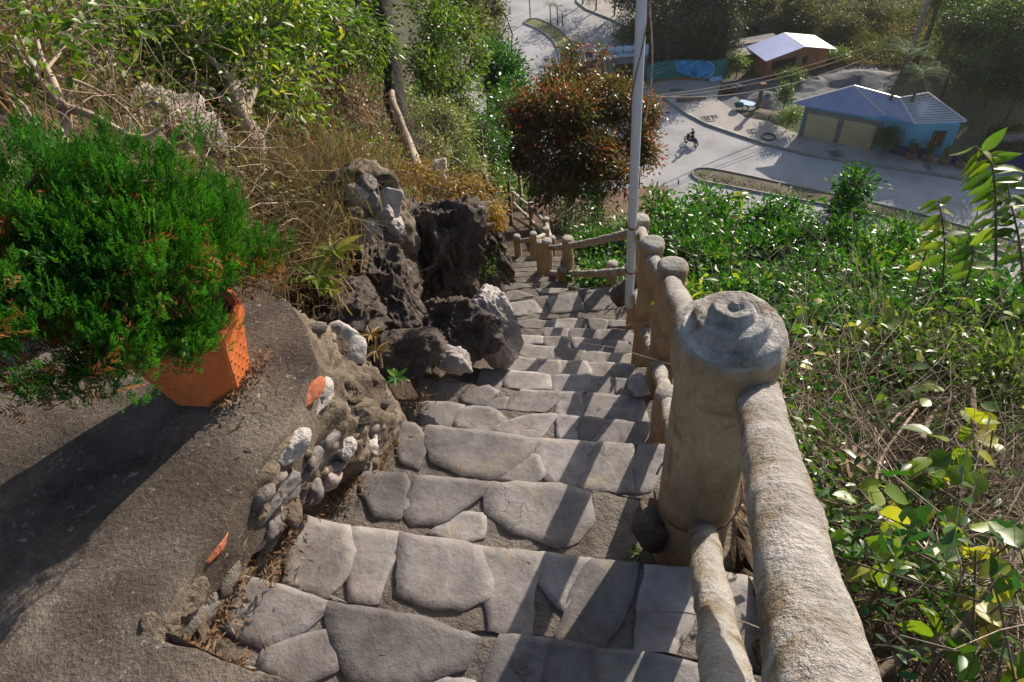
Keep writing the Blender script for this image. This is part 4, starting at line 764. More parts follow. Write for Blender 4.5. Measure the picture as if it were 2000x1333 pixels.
# ------------------------------------------------------------------ trees below, centre
plant('red_leaf_tree', 'broad tree with red, bronze and green leaves below the landing', 'tree', ground_at(PD(1100, 400, 15)),
      lobs((1110, 230, 15, 1.0, .9, .85), (1200, 200, 15.5, .8, .8, .65), (1030, 230, 15, .70, .7, .7), (1160, 300, 14.5, .85, .8, .55), (1240, 280, 15, .45, .5, .6), (1060, 320, 14.5, .75, .7, .45), (1110, 160, 16, .85, .7, .40), (1262, 225, 15.5, .28, .4, .45), (1265, 300, 15, .28, .3, .3), (1120, 100, 16.5, .16, .16, .26), (1165, 105, 16.5, .25, .2, .12), (1135, 350, 14.5, .7, .6, .35), (1010, 290, 14.5, .5, .5, .5), (1080, 375, 14, .6, .5, .28), (1215, 345, 14, .4, .4, .35)),
      2300, 14, .085, M['lf_red'], .45, 'fold', .12, 'bark', None, tintb=.40, tints=.42, limbs=12)
plant('shrub', 'bright yellow-green feathery bush under the red-leaved tree', 'shrub', ground_at(PD(1170, 400, 14)), lobs((1172, 370, 14, .34, .3, .32), (1160, 395, 14, .2, .2, .2)), 130, 14, .06, M['lf_yellow'], .22, 'dia', .03, 'bark', None, droop=.6, tintb=.6)
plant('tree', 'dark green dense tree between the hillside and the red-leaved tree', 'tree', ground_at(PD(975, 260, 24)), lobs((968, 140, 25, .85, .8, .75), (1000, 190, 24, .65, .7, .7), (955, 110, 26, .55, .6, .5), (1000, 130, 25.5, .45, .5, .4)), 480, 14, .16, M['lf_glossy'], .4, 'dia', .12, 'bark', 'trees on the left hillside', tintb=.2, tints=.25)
plant('tree', 'olive-brown hazy tree at the top edge behind the dark green one', 'tree', ground_at(PD(935, 150, 36)), lobs((930, 60, 37, 1.2, 1.2, 1.1), (955, 20, 40, 1.2, 1.2, 1.1), (965, 80, 35, .8, .8, .9), (900, 10, 38, 1.2, 1, 1.), (945, -60, 40, 1.4, 1, 1.)), 520, 14, .19, M['lf_olive'], .4, 'dia', .15, 'bark', 'trees on the left hillside', tintb=.6)
plant('shrub', 'bright green bush between the red-leaved tree and the hillside', 'shrub', ground_at(PD(985, 300, 15)), lobs((985, 205, 17, .42, .5, .42), (1000, 260, 16, .36, .4, .5), (960, 235, 16, .3, .4, .34)), 260, 13, .08, M['lf_glossy'], .4, 'dia', .05, 'bark', None, tintb=.5)
def frond(c, d, L, n, wd, droop):
    """one palm frond: rachis and leaflets"""
    d = unit(V(*d)); t = np.linspace(0, 1, 16)[:, None]; P = V(*c)+d*L*t+V(0, 0, -1)*L*droop*t**2.2; T = unit(np.gradient(P, axis=0)); S = unit(np.cross(T, V(0, 0, 1)))
    tt = np.linspace(.12, 1, n); i = np.minimum((tt*15).astype(int), 14); B = P[i]; Pn, D, N_, Ln = [], [], [], []
    for sg in (-1, 1): Pn.append(B); D.append(unit(S[i]*sg+T[i]*.7+V(0, 0, -.35))); N_.append(unit(V(0, 0, 1)+S[i]*sg*.4)); Ln.append(wd*np.sin(np.pi*(.12+.8*tt))*L)
    return P, np.vstack(Pn), np.vstack(D), np.vstack(N_), np.concatenate(Ln)
def palm(name, label, base, top, nf, L, n, wd, tr, mat='lf_palm', group=None, up=.5, cat='palm tree', tb=.45, ratio=.12):
    o = thing(name, base, label, cat, group); v, f = tube([base, (V(*base)+V(*top))/2+V(.05, 0, 0), top], tr, tr*.7, 14, 8, tr*.1); mesh('trunk', v, f, M['bark'], o, smooth=True)
    for k in range(nf):
        a = 2*math.pi*k/nf*1.618*1.0+RS.rand()*.4; el = up+(RS.rand()-.35)*.9
        P, Pn, D, N_, Ln = frond(top, (math.cos(a)*math.cos(el), math.sin(a)*math.cos(el), math.sin(el)), L*(.8+.3*RS.rand()), n, wd, .45)
        v, q = tubes(P[None], np.linspace(L*.012, L*.004, 16)[None], 4); fr = mesh('frond', v, q, M['twig'], o)
        leafobj('leaflets', Pn, D, N_, Ln, ratio, np.clip(tb+.15*RS.randn(len(Pn)), 0, 1), M[mat], fr)
    return o
ct = PD(1036, 345, 21); b = V(ct[0], ct[1], ct[2]-1.6); palm('fan_palm', 'small dark green palm beside the lower steps', b, ct, 17, 1.0, 22, .30, .045, tb=.3)
plant('tree', 'slender pale tree trunk standing behind the small palm', 'tree', ground_at(PD(1018, 400, 15.5)), lobs((1010, 250, 16.5, .4, .4, .4)), 80, 12, .09, M['lf_dark'], .4, 'dia', .045, 'palebark', None, tintb=.5, trunkpath=[PD(1018, 385, 15.6), PD(1015, 350, 15.8), PD(1010, 320, 16), PD(1005, 270, 16.2)])
plant('shrub', 'dark bush filling the shade right of the lower path', 'shrub', ground_at(PD(1110, 430, 13)), lobs((1100, 420, 13, .4, .4, .25), (1150, 410, 13.5, .4, .4, .22), (1095, 385, 19, .5, .4, .35), (1130, 440, 12, .35, .3, .2), (1060, 365, 21, .5, .4, .4)), 300, 13, .07, M['lf_dark'], .4, 'dia', .03, 'bark', None, tintb=.6)
plant('shrub', 'dark green ferny bank left of the lower path above the golden fronds', 'shrub', ground_at(PD(975, 360, 12)), lobs((955, 340, 12, .4, .4, .25), (925, 330, 11, .3, .3, .2)), 200, 13, .05, M['lf_mix'], .4, 'dia', .03, 'bark', None, tintb=.3)
# dark low roof below the red tree
c = PD(1180, 425, 17); ax = np.array([unit(V(1, -.05, 0)), unit(V(.05, 1, 0)), V(0, 0, 1)])
o = thing('shed', c-V(0, 0, 2), 'dark low roof edge of a hut half hidden under the red-leaved tree', 'hut'); v, f = box(c, (3.4, 2.2, .12), ax); mesh('roof', v, f, M['rust'], o); v, f = box(c-V(0, -.1, 1.1), (3.1, 1.9, 2.0), ax); mesh('wall', v, f, M['brownrock'], o)

# ------------------------------------------------------------------ shrubs right of the railing
GR = 'shrubs on the slope right of the railing'
def sh(label, loc, ncl, L, mat='lf_glossy', tb=.42, ratio=.42, nl=12, kind='fold', root=None, **kw):
    l = lobs(*[(x, y+40, d, rx*.88, ry, rz*.80) for x, y, d, rx, ry, rz in loc]); rt = V(*np.mean([a[0] for a in l], 0)); rt = ground_at(rt) if root is None else root
    rt[2] = min(rt[2], min(a[0][2] for a in l)-.5)
    return plant('shrub', label, 'shrub', rt, l, int(ncl*1.5), nl, L*1.12, M[mat], ratio, kind, kw.pop('trunk', .022), 'bark', GR, tintb=tb, **kw)
sh('glossy green bush seen between the white pole and the second railing post', [(1300, 440, 7.6, .38, .4, .36), (1340, 400, 8, .34, .4, .30), (1290, 370, 8.4, .24, .3, .22), (1360, 470, 7.2, .36, .4, .30)], 300, .060)
sh('glossy bush under the landing rails, left of the white pole', [(1180, 450, 8.2, .40, .4, .16), (1150, 440, 8.2, .26, .3, .14), (1220, 420, 8.2, .26, .3, .12), (1190, 520, 6.9, .34, .3, .26), (1230, 560, 6.3, .20, .2, .20), (1150, 545, 7.2, .22, .2, .16)], 300, .058)
sh('pale tipped bush reaching the near end of the traffic island', [(1400, 380, 8.6, .28, .3, .26), (1375, 350, 9, .18, .2, .13), (1430, 440, 8, .36, .4, .30), (1400, 500, 7, .40, .4, .30)], 300, .060, tb=.5)
sh('dense bush in front of the middle of the traffic island', [(1500, 400, 8.2, .38, .4, .20), (1540, 375, 8.4, .20, .2, .17), (1490, 460, 7.4, .40, .4, .34), (1560, 440, 7.6, .30, .3, .26)], 320, .058, tb=.35)
sh('upright glossy bush ending in one tall leafy shoot in front of the road', [(1665, 330, 8.0, .13, .13, .22), (1655, 380, 7.8, .17, .17, .20), (1640, 440, 7.4, .28, .3, .28), (1610, 500, 6.8, .36, .35, .30), (1675, 310, 8.0, .08, .08, .10)], 300, .056, tb=.42)
sh('bush with lit yellow leaves right of the tall leafy shoot', [(1720, 470, 7, .30, .3, .28), (1760, 430, 7.2, .20, .2, .20), (1700, 530, 6.2, .36, .3, .24), (1790, 500, 6.4, .30, .3, .24)], 270, .056, tb=.6)
sh('low glossy bush behind the shell-capped post', [(1440, 560, 5.4, .32, .3, .20), (1380, 560, 5.4, .26, .3, .22), (1500, 540, 5.8, .34, .3, .22), (1340, 590, 4.7, .13, .2, .18)], 330, .050)
sh('sunlit low bush of small shiny leaves in the middle of the slope', [(1600, 590, 5, .36, .3, .20), (1680, 600, 4.8, .34, .3, .18), (1560, 540, 5.6, .34, .3, .20), (1740, 590, 4.9, .30, .3, .20)], 420, .040)
sh('low bush at the right with orange dying leaves', [(1840, 540, 5.4, .36, .3, .22), (1920, 560, 5.0, .34, .3, .24), (1880, 470, 6, .24, .2, .18), (1990, 580, 4.6, .3, .3, .26)], 330, .046, mat='lf_glossy', tb=.5)
sh('bush in the right foreground tangle with scattered pale leaves', [(1800, 660, 3.9, .36, .3, .16), (1900, 680, 3.7, .34, .3, .18), (1700, 660, 4.0, .30, .3, .16), (1980, 720, 3.3, .24, .3, .2)], 230, .038, mat='lf_mix', tb=.42)
sh('light green drooping young leaves close behind the second post', [(1350, 560, 3.9, .05, .06, .09), (1372, 590, 3.8, .05, .05, .06), (1405, 545, 4.0, .06, .06, .05)], 22, .062, mat='lf_yellow', tb=.55, ratio=.36, nl=6, droop=1.1, kind='oval')
cover('slope_cover', 52000, lambda n: .15+np.abs(RS.randn(n)*3), lambda n: .6+RS.rand(n)**1.2*11, .020, M['lf_mix'], 1, 44, .38, .45, side=1, thr=-.3)
cover('slope_litter', 14000, lambda n: .10+np.abs(RS.randn(n)*2.2), lambda n: -.3+RS.rand(n)**1.2*6, .016, M['lf_dry'], 1, 54, .4, .25, side=1, thr=-.3)
cover('slope_leaves', 12500, lambda n: .2+np.abs(RS.randn(n)*1.8), lambda n: .2+RS.rand(n)**1.1*6, .030, M['lf_glossy'], 1, 48, .30, .75, ratio=.5, kind='fold', side=1, thr=.03)
cover('slope_scrub', 60000, lambda n: .4+np.abs(RS.randn(n)*9), lambda n: 5+RS.rand(n)*30, .045, M['lf_glossy'], 1, 64, .3, .9, side=1, thr=-.35)
_n = 42000; yy = 17+RS.rand(_n)*30; xx = -2+RS.rand(_n)*34; Pl = np.stack([xx, yy, terrain(xx, yy)+1.1*RS.rand(_n)*(1+fbm(n3(xx, yy, .4), 2))], 1)
tag(leafobj('lower_scrub', Pl, RS.randn(_n, 3)+V(0, 0, .5), RS.randn(_n, 3)*.5+V(*sv)+V(0, 0, .5), .22+.2*RS.rand(_n), .42, np.clip(.4+.5*fbm(n3(xx, yy, .5, 4), 3)+.15*RS.randn(_n), 0, 1), M['lf_mix']), kind='stuff')
# tangle of thin dry vines
n = 6000; yy = .3+RS.rand(n)**1.3*5.2; xx = xr(yy)+.16+np.abs(RS.randn(n))*1.5; _k = (yy > 5.) | (xx > xr(yy)+.48); xx, yy = xx[_k], yy[_k]; n = len(xx); gz = terrain(xx, yy)
tag(scribble(np.stack([xx, yy, gz+.05+.55*RS.rand(n)], 1), RS.randn(n, 3)*(.6, .8, .35)+V(.75, 0, .05), .5+1.0*RS.rand(n), np.full(n, .0027), 'dry_vines', 10, .30), kind='stuff')
for k, (pth, r0, r1, lb) in enumerate([([(1690, 1345, 1.75), (1750, 1290, 1.8), (1860, 1240, 1.85), (1930, 1160, 1.9), (1990, 1060, 1.95), (2050, 960, 2)], .010, .007, 'thick reddish bare branch curving across the bottom right corner'),
        ([(1560, 990, 2.6), (1640, 880, 2.8), (1700, 870, 2.8), (1780, 790, 3.2), (1880, 770, 3.3), (2010, 700, 3.5)], .008, .006, 'long pale bare branch crossing the tangle from the rail to the right edge'),
        ([(1700, 1000, 2.3), (1720, 900, 2.5), (1760, 840, 2.6), (1790, 800, 2.8)], .006, .004, 'short forked pale twig standing in the dark hollow'),
        ([(1560, 1010, 1.9), (1600, 1150, 1.75), (1640, 1250, 1.7), (1720, 1345, 1.6)], .005, .004, 'whitish dead vine hanging beside the upper rail'),
        ([(1800, 860, 2.6), (1830, 800, 3), (1900, 760, 3.4), (1990, 730, 3.6)], .009, .006, 'dark branch on the right above the big leaves'),
        ([(1660, 1000, 2.2), (1740, 1020, 2.1), (1790, 1060, 2.1), (1830, 1130, 2.1), (1810, 1330, 2.0)], .005, .003, 'thin looping vine above the bottom right branch'),
        ([(1900, 760, 2.9), (1905, 860, 2.7), (1925, 960, 2.6), (1990, 1010, 2.5)], .010, .007, 'dark upright stem near the right edge')]):
    v, f = tube([PD(*q) for q in pth], r0, r1, 40, 8, .002); tag(mesh('branch', v, f, M['twig' if k in (1, 2, 3, 5) else 'bark'], smooth=True), lb, 'branch', 'bare branches right of the railing')
# broad leaves of a climber, each placed where a lit leaf hangs
o = thing('broad_leaf_climber', PD(1850, 1100, 2.6), 'climber with broad rounded green and yellow leaves scattered over the tangle', 'climbing plant')
BL = []
for x, y, d, m, sx, sy in ((1850, 920, 2.35, 14, 50, 35), (1780, 960, 2.3, 5, 30, 30), (1900, 1070, 2.1, 7, 40, 30), (1910, 1150, 2.0, 6, 50, 30), (1980, 1130, 1.7, 4, 15, 40), (1740, 1020, 2.2, 6, 40, 30), (1700, 1080, 2.1, 4, 20, 20), (1750, 1110, 2.1, 3, 20, 20), (1930, 830, 2.7, 8, 50, 40), (1580, 680, 3.6, 5, 25, 40), (1580, 620, 4, 3, 20, 15), (1680, 640, 3.9, 4, 30, 15), (1770, 620, 4, 8, 60, 30), (1870, 640, 3.9, 6, 60, 30), (1880, 600, 4.3, 5, 60, 20), (1760, 690, 3.6, 5, 50, 40), (1960, 1250, 1.9, 5, 40, 50), (1850, 1200, 2.0, 5, 50, 40), (1660, 900, 2.7, 3, 40, 40), (1820, 780, 3.1, 6, 60, 30), (1950, 640, 3.8, 7, 50, 60), (1600, 1000, 2.4, 4, 30, 60)):
    for _ in range(int(m*2.2)): BL.append(PD(x+RS.randn()*sx*.9, y+RS.randn()*sy*.9, d*(1+.05*RS.randn())))
BL = np.array(BL); n = len(BL); D = unit(np.c_[RS.randn(n, 2), -.3+.3*RS.randn(n)]); tnt = np.clip(.60+.34*RS.randn(n), 0, 1)
leafobj('leaves', BL, D, unit(RS.randn(n, 3)*.5+V(*sv)*.4+V(0, -.2, .8)), .055+.03*RS.rand(n), .72, tnt, M['lf_yellow'], o, 'oval')
st = np.stack([BL, BL-D*.03+V(0, 0, -.02), BL-D*.06+RS.randn(n, 3)*.05+V(0, 0, -.12), BL+RS.randn(n, 3)*.12+V(0, 0, -.30)], 1)
v, q = tubes(st, np.array([.0012, .0018, .0025, .003])[None].repeat(n, 0), 5); mesh('stems', v, q, M['bark'], o)
# drooping sprigs against the road
def sprig(pth, nleaf, L, label, tb=.45, ratio=.42, mat='lf_yellow', name='leafy_sprig', r=.006):
    Pp = catmull([PD(*q) for q in pth], 40); o = thing(name, Pp[0], label, 'branch', 'leafy shoots standing above the right slope'); v, q = tubes(Pp[None], np.linspace(r, r*.4, 40)[None], 7); mesh('stem', v, q, M['bark'], o, smooth=True)
    i = np.linspace(8, 39, nleaf).astype(int); B = Pp[i]; T = unit(np.gradient(Pp, axis=0))[i]; S = unit(np.cross(T, V(0, 1, .3))); sg = np.where(np.arange(nleaf) % 2, 1, -1)[:, None]
    D = unit(S*sg+T*.1+V(0, 0, -.35)+RS.randn(nleaf, 3)*.22); leafobj('leaves', B, D, unit(V(0, -.35, .9)+RS.randn(nleaf, 3)*.35), L*(.75+.5*RS.rand(nleaf)), ratio, np.clip(tb+.22*RS.randn(nleaf), 0, 1), M[mat], o, 'oval'); return o
sprig([(1945, 520, 3.4), (1945, 440, 3.3), (1943, 370, 3.25), (1935, 320, 3.2), (1905, 285, 3.2)], 26, .105, 'tall arching shoot with pairs of drooping leaves at the far right')
sprig([(2000, 560, 3.5), (1990, 470, 3.4), (1975, 400, 3.35), (1965, 350, 3.3)], 20, .09, 'second drooping leafy shoot cut by the right edge', .35)
sprig([(1840, 560, 4.4), (1845, 480, 4.2), (1838, 420, 4.2), (1832, 392, 4.2)], 16, .10, 'shorter shoot with a lit yellow tip in front of the pavement', .5)
sprig([(1780, 620, 4.8), (1800, 520, 4.6), (1825, 450, 4.5), (1830, 430, 4.5)], 16, .08, 'shoot with orange leaves left of the yellow-tipped one', .75)
sprig([(1885, 560, 4.0), (1900, 500, 3.9), (1892, 455, 3.9)], 12, .10, 'dark leafed low shoot below the tall arching one', .3)
sprig([(1425, 560, 6), (1430, 480, 6), (1445, 420, 6.1), (1450, 390, 6.2), (1446, 375, 6.2)], 16, .09, 'thin shoot with yellow leaves in front of the traffic island', .85)
rosette((1655, 905), 2.5, 9, .075, 'dead curled beige leaves in the tangle beside the rail', 'lf_dry', .85, .02, .3)

# ------------------------------------------------------------------ the valley floor
M['road'] = surf('dusty_concrete_road', [(.25, .24, .245), (.37, .36, .37), (.46, .45, .455)], .28, .9, .15, 6, [(.62, .72, (.33, .30, .27))], .5, stretch=(1, 1, 1), bdist=.02)
M['pave'] = surf('pavement_concrete', [(.27, .25, .235), (.38, .35, .33), (.46, .42, .40)], .4, .9, .15, 8, bdist=.02)
M['kerb'] = surf('kerb_concrete', [(.17, .18, .17), (.26, .27, .25), (.36, .35, .33)], .8, .9, .1, 10)
M['earth'] = surf('valley_earth', [(.028, .032, .017), (.06, .06, .032), (.13, .115, .065), (.08, .09, .035)], .12, .95, .8, 2.5, [(.56, .66, (.075, .10, .03))], .3, bdist=.15)
M['isoil'] = surf('island_soil', [(.07, .055, .045), (.15, .12, .10), (.20, .17, .10)], .8, .95, .6, 6, [(.55, .62, (.10, .14, .05))], 1.2, bdist=.05)
M['igrass'] = surf('island_grass', [(.09, .11, .03), (.16, .16, .06), (.22, .19, .09)], .5, .95, .6, 6, bdist=.05)
M['gravel'] = surf('gravel', [(.10, .10, .11), (.18, .18, .19), (.27, .26, .26)], .9, .95, 1., 9, bdist=.08)
M['roofblue'] = surf('blue_sheet_roof', [(.34, .39, .64), (.41, .46, .74), (.46, .51, .80)], .5, .38, 0, 9, spec=.5)
M['rooflight'] = surf('pale_sheet_roof', [(.62, .62, .68), (.70, .70, .76), (.75, .75, .80)], .5, .35, 0, 9, spec=.5)
M['rooffib'] = surf('fibre_cement_roof', [(.27, .23, .21), (.40, .35, .32), (.48, .43, .40)], 1, .85, .2, 9)
M['bluewall'] = surf('blue_wall', [(.10, .33, .50), (.13, .40, .60), (.16, .44, .64)], .6, .8, .1, 9)
M['greywall'] = surf('grey_wall', [(.12, .13, .14), (.18, .19, .20), (.24, .25, .26)], .6, .8, .1, 9)
M['shutter'] = surf('cream_shutter', [(.42, .38, .24), (.50, .46, .30), (.54, .50, .34)], .6, .6, 0, 9)
M['brownwall'] = surf('brown_wall', [(.30, .13, .055), (.40, .18, .08), (.46, .22, .10)], .6, .85, .1, 9)
M['dark'] = surf('dark_opening', [(.012, .012, .014), (.02, .02, .022), (.03, .028, .028)], 2, .4, 0, 9)
M['teal'] = surf('teal_sheet', [(.006, .11, .11), (.01, .17, .16), (.012, .21, .19)], .5, .5, 0, 9)
M['yellow'] = surf('hazard_yellow', [(.45, .24, .02), (.55, .30, .03), (.6, .34, .04)], 2, .6, 0, 9)
M['navy'] = surf('navy_sheet', [(.010, .018, .12), (.014, .025, .17), (.02, .03, .20)], 1, .6, 0, 9)
M['sign'] = surf('pale_blue_sign', [(.30, .50, .72), (.38, .58, .80), (.44, .62, .82)], .6, .5, 0, 9)
M['maroon'] = surf('dark_red_roof', [(.07, .02, .022), (.11, .035, .035), (.14, .05, .045)], .5, .8, .2, 4)
M['sea'] = surf('printed_sea_picture', [(.005, .10, .25), (.01, .25, .65), (.02, .42, .85), (.30, .62, .85)], .7, .5, 0, 3, dist=2.)
M['text'] = surf('sign_blue_lettering', [(.02, .05, .25), (.02, .06, .30)], 1, .6, 0)
M['ring'] = surf('dark_iron', [(.04, .03, .028), (.08, .06, .05)], 3, .8, .2, 30)
M['clay'] = surf('clay_pot', [(.20, .12, .08), (.30, .20, .14)], 4, .9, .2, 20)
M['cloth'] = surf('dark_clothing', [(.03, .025, .03), (.06, .045, .05)], 5, .9, .2, 60)
M['skin'] = surf('skin', [(.35, .19, .12), (.42, .24, .16)], 5, .6, 0)
M['helmet'] = surf('pale_helmet', [(.5, .5, .55), (.6, .6, .66)], 5, .3, 0)
M['tyre'] = surf('rubber', [(.012, .012, .012), (.025, .025, .025)], 9, .9, .2)
M['rib'] = None
def sheet(name, px, mat, dz, label=None, kind='structure', thick=0., world=None):
    P = [PZ(x, y, ZR)[:2] for x, y in px]+[V(*p) for p in (world or [])]
    if thick: v, f = prism([V(*p, ZR-.05) for p in P], [V(*p, ZR+dz) for p in P])
    else: v, f = [V(*p, ZR+dz) for p in P], [tuple(range(len(P)))]
    o = mesh(name, v, f, mat); bm = bmesh.new(); bm.from_mesh(o.data); bmesh.ops.triangulate(bm, faces=bm.faces[:]); bmesh.ops.recalc_face_normals(bm, faces=bm.faces[:]); bm.to_mesh(o.data); bm.free()
    return tag(o, kind=kind)
g1 = np.linspace(-450, 450, 120); g2 = np.linspace(5, 900, 160); X, Yg = np.meshgrid(g1, g2)
v, f = grid(np.stack([X, Yg, ZR-.12+.08*fbm(n3(X, Yg, .1), 2)-.05], -1)); tag(mesh('ground', v, f, M['earth'], smooth=True), kind='structure')
KL = [(1262, 166), (1290, 188), (1306, 202), (1338, 223), (1378, 244), (1424, 260), (1490, 282), (1530, 292), (1580, 305), (1650, 316), (1700, 324), (1800, 338), (1890, 353), (2100, 385)]
sheet('road', [(870, 200), (905, 100), (940, 45), (960, -20), (1000, -120), (1180, -120), (1240, 60), (1255, 140)]+KL, M['road'], 0., world=[(80, 20), (-12, 20)])
sheet('pavement', KL+[(2100, 352), (1900, 318), (1762, 303), (1708, 294), (1558, 264), (1500, 240), (1455, 232), (1400, 196), (1412, 150), (1300, 146)], M['pave'], .13, thick=1)
def strip(name, px, w, z0, z1, mat, off=0., parent=None):
    P = resamp(np.array([PZ(x, y, ZR)[:2] for x, y in px]), 60); T = unit(np.gradient(P, axis=0)); S = np.stack([-T[:, 1], T[:, 0]], 1)
    a = P+S*off; b = P+S*(off+w); Gd = np.stack([np.c_[a, np.full(60, z0)], np.c_[a, np.full(60, z1)], np.c_[b, np.full(60, z1)], np.c_[b, np.full(60, z0)]])
    v, f = grid(Gd); return mesh(name, v, f, mat, parent)
tag(strip('kerb', KL, .32, ZR-.05, ZR+.17, M['kerb'], -.16), kind='structure')
def island(px, inner, name='traffic_island'):
    P = resamp(np.array([PZ(x, y, ZR)[:2] for x, y in px+[px[0]]]), 90)[:-1]; c = P.mean(0)
    P = (P+np.roll(P, 1, 0)+np.roll(P, -1, 0))/3
    T = unit(np.roll(P, -1, 0)-np.roll(P, 1, 0)); S = np.stack([-T[:, 1], T[:, 0]], 1); S *= np.sign(((c-P)*S).sum(1)).mean()
    I = P+S*.22; n = len(P); v = np.vstack([np.c_[P, np.full(n, ZR-.05)], np.c_[P, np.full(n, ZR+.16)], np.c_[I, np.full(n, ZR+.16)], np.c_[I, np.full(n, ZR+.02)]]); i = np.arange(n)
    f = np.vstack([np.stack([r*n+i, r*n+(i+1) % n, (r+1)*n+(i+1) % n, (r+1)*n+i], 1) for r in range(3)]); k = tag(mesh(name, v, f, M['kerb']), kind='structure')
    v = [V(*p, ZR+.07) for p in I]; mesh('island_bed', v, [tuple(range(n))], M[inner], k); return k
island([(1346, 340), (1350, 332), (1362, 328), (1390, 330), (1450, 342), (1560, 366), (1680, 391), (1800, 420), (1960, 465), (2100, 505), (2100, 550), (1960, 497), (1850, 458), (1670, 413), (1500, 382), (1420, 366), (1365, 356), (1350, 349)], 'isoil')
island([(1019, 46), (1030, 38), (1050, 37), (1075, 48), (1098, 62), (1120, 85), (1140, 130), (1120, 180), (1095, 170), (1093, 140), (1091, 108), (1083, 86), (1065, 68), (1045, 56)], 'igrass')
sheet('pavement', [(1124, -60), (1127, 6), (1145, 20), (1190, 38), (1228, 56), (1260, 66), (1330, 50), (1330, -60)], M['pave'], .13, thick=1)
tag(strip('kerb', [(1124, -60), (1127, 6), (1145, 20), (1190, 38), (1228, 56)], .3, ZR-.05, ZR+.17, M['kerb'], -.15), kind='structure')
sheet('gravel_yard', [(1400, 198), (1412, 160), (1480, 150), (1560, 160), (1640, 130), (1700, 120), (1740, 160), (1720, 190), (1560, 200), (1550, 215), (1500, 238), (1455, 230)], M['gravel'], -.04)
def mound(px, r, h, label, mat='gravel', cat='gravel pile', seed=0):
    c = PZ(*px); th = np.linspace(0, 2*np.pi, 48, endpoint=False); t = np.linspace(0, 1, 20)[:, None]; k = 1+.35*vn(n3(np.cos(th), np.sin(th), 1.3, seed))
    xy = np.stack([np.cos(th)*k*t*r[0], np.sin(th)*k*t*r[1]], -1); z = h*(1-t**1.3)+0*th; z = z+.18*h*fbm(n3(xy[..., 0], xy[..., 1], 1.1, seed), 4)
    P = np.concatenate([xy+c[:2], (z+ZR-.1)[..., None]], -1); n = 48; i = np.arange(20*n).reshape(20, n); f = np.stack([i[:-1], np.roll(i[:-1], -1, 1), np.roll(i[1:], -1, 1), i[1:]], -1).reshape(-1, 4)
    return tag(mesh('gravel_pile', P.reshape(-1, 3), f, M[mat], smooth=True), label, cat, 'gravel piles')
mound((1672, 158), (4.2, 2.4), 1.1, 'dark grey gravel pile behind the blue-roofed garage', seed=3); mound((1560, 165), (3.4, 2.2), .8, 'lighter gravel pile in front of the brown house', seed=5)
mound((1500, 196), (3.0, 2.2), .9, 'low dark gravel heap beside the wooden post', seed=7); mound((1485, 228), (2.4, 1.4), .5, 'flat brown earth heap at the pavement corner', 'isoil', 'earth pile', 8)

# ---- garage house
def up(x, y, h): return PZ(x, y, ZR+h)
def gp(x, y): return PZ(x, y, ZR)
def quad(name, pts, mat, parent, thick=.06):
    n = np.cross(pts[1]-pts[0], pts[2]-pts[0]); n = n/np.linalg.norm(n)
    if n[2] < 0 and abs(n[2]) > .2: n = -n
    v, f = prism([p-n*thick for p in pts], list(pts)); return mesh(name, v, f, M[mat] if isinstance(mat, str) else mat, parent)
W0, W1, W2, W3 = gp(1558, 266), gp(1708, 296), gp(1762, 305), gp(1850, 305); e1 = unit(W1-W0); e2 = V(-e1[1], e1[0], 0)
_a, _c = PZ(1668, 169, ZR+5.0), PZ(1812, 183, ZR+4.9); W4, W5 = V(_c[0], _c[1], ZR)+e2*1.6, V(_a[0], _a[1], ZR)+e2*1.8; hs = thing('garage_house', (W0+W3)/2, 'pale blue house with two cream roller doors and a blue and white sheet roof', 'house', 'houses in the valley')
Hh = V(0, 0, 3.15); v, f = prism([W0, W1, W2, W3, W4, W5], [p+Hh for p in (W0, W1, W2, W3, W4, W5)]); mesh('wall', v, f, M['bluewall'], hs)
out = -e2
def onwall(a, b, u0, u1, h0, h1, name, mat, th=.06, par=hs, off=0.):
    d = unit(b-a); n = V(d[1], -d[0], 0); n = n if n@(-a) > 0 else -n
    p = [a+d*u0+V(0, 0, h0), a+d*u1+V(0, 0, h0), a+d*u1+V(0, 0, h1), a+d*u0+V(0, 0, h1)]; p = [q+n*(off+.003) for q in p]
    v, f = prism(p, [q+n*th for q in p]); return mesh(name, v, f, M[mat], par)
LW = np.linalg.norm(W1-W0); onwall(W0, W1, .12, LW-.02, 0, 2.95, 'door_surround', 'greywall', .10)
for a_, b_ in ((.48, .48+(LW-1.5)/2), (.98+(LW-1.5)/2, LW-.45)):
    s_ = onwall(W0, W1, a_, b_, .03, 2.50, 'roller_door', 'shutter', .05, hs, .11)
    vv, ff = join([box(W0+e1*(a_+b_)/2+out*.175+V(0, 0, .12+.16*k), (b_-a_-.05, .012, .02), np.array([e1, out, V(0, 0, 1)])) for k in range(15)]); mesh('shutter_ribs', vv, ff, M['shutter'], s_)
l3 = np.linalg.norm(W3-W2); wn = onwall(W2, W3, l3*.50, l3*.78, .9, 2.5, 'window', 'dark', .06)
for k in range(4): d3 = unit(W3-W2); vv, ff = box(W2+d3*(l3*(.53+.07*k))+V(0, 0, 1.7)+V(d3[1], -d3[0], 0)*.1, (.08, .05, 1.5), np.array([d3, V(-d3[1], d3[0], 0), V(0, 0, 1)])); mesh('window_bar', vv, ff, M['brownwall'], wn)
onwall(W0, W0+e2*8, .6, .8, 1.2, 2.6, 'wall_sign', 'navy', .05)
E1, E2_, E3, E4, Aa, Bb, Cc = up(1548, 202, 3.2), up(1728, 227, 3.2), up(1786, 242, 3.2), up(1887, 238, 3.2), up(1668, 169, 5.0), up(1757, 193, 4.5), up(1812, 183, 4.9)
BL_, BR_ = V(Aa[0], Aa[1], ZR+3.2)+e2*2.3, V(Cc[0], Cc[1], ZR+3.2)+e2*2.1; EF = up(1706, 229, 3.2)
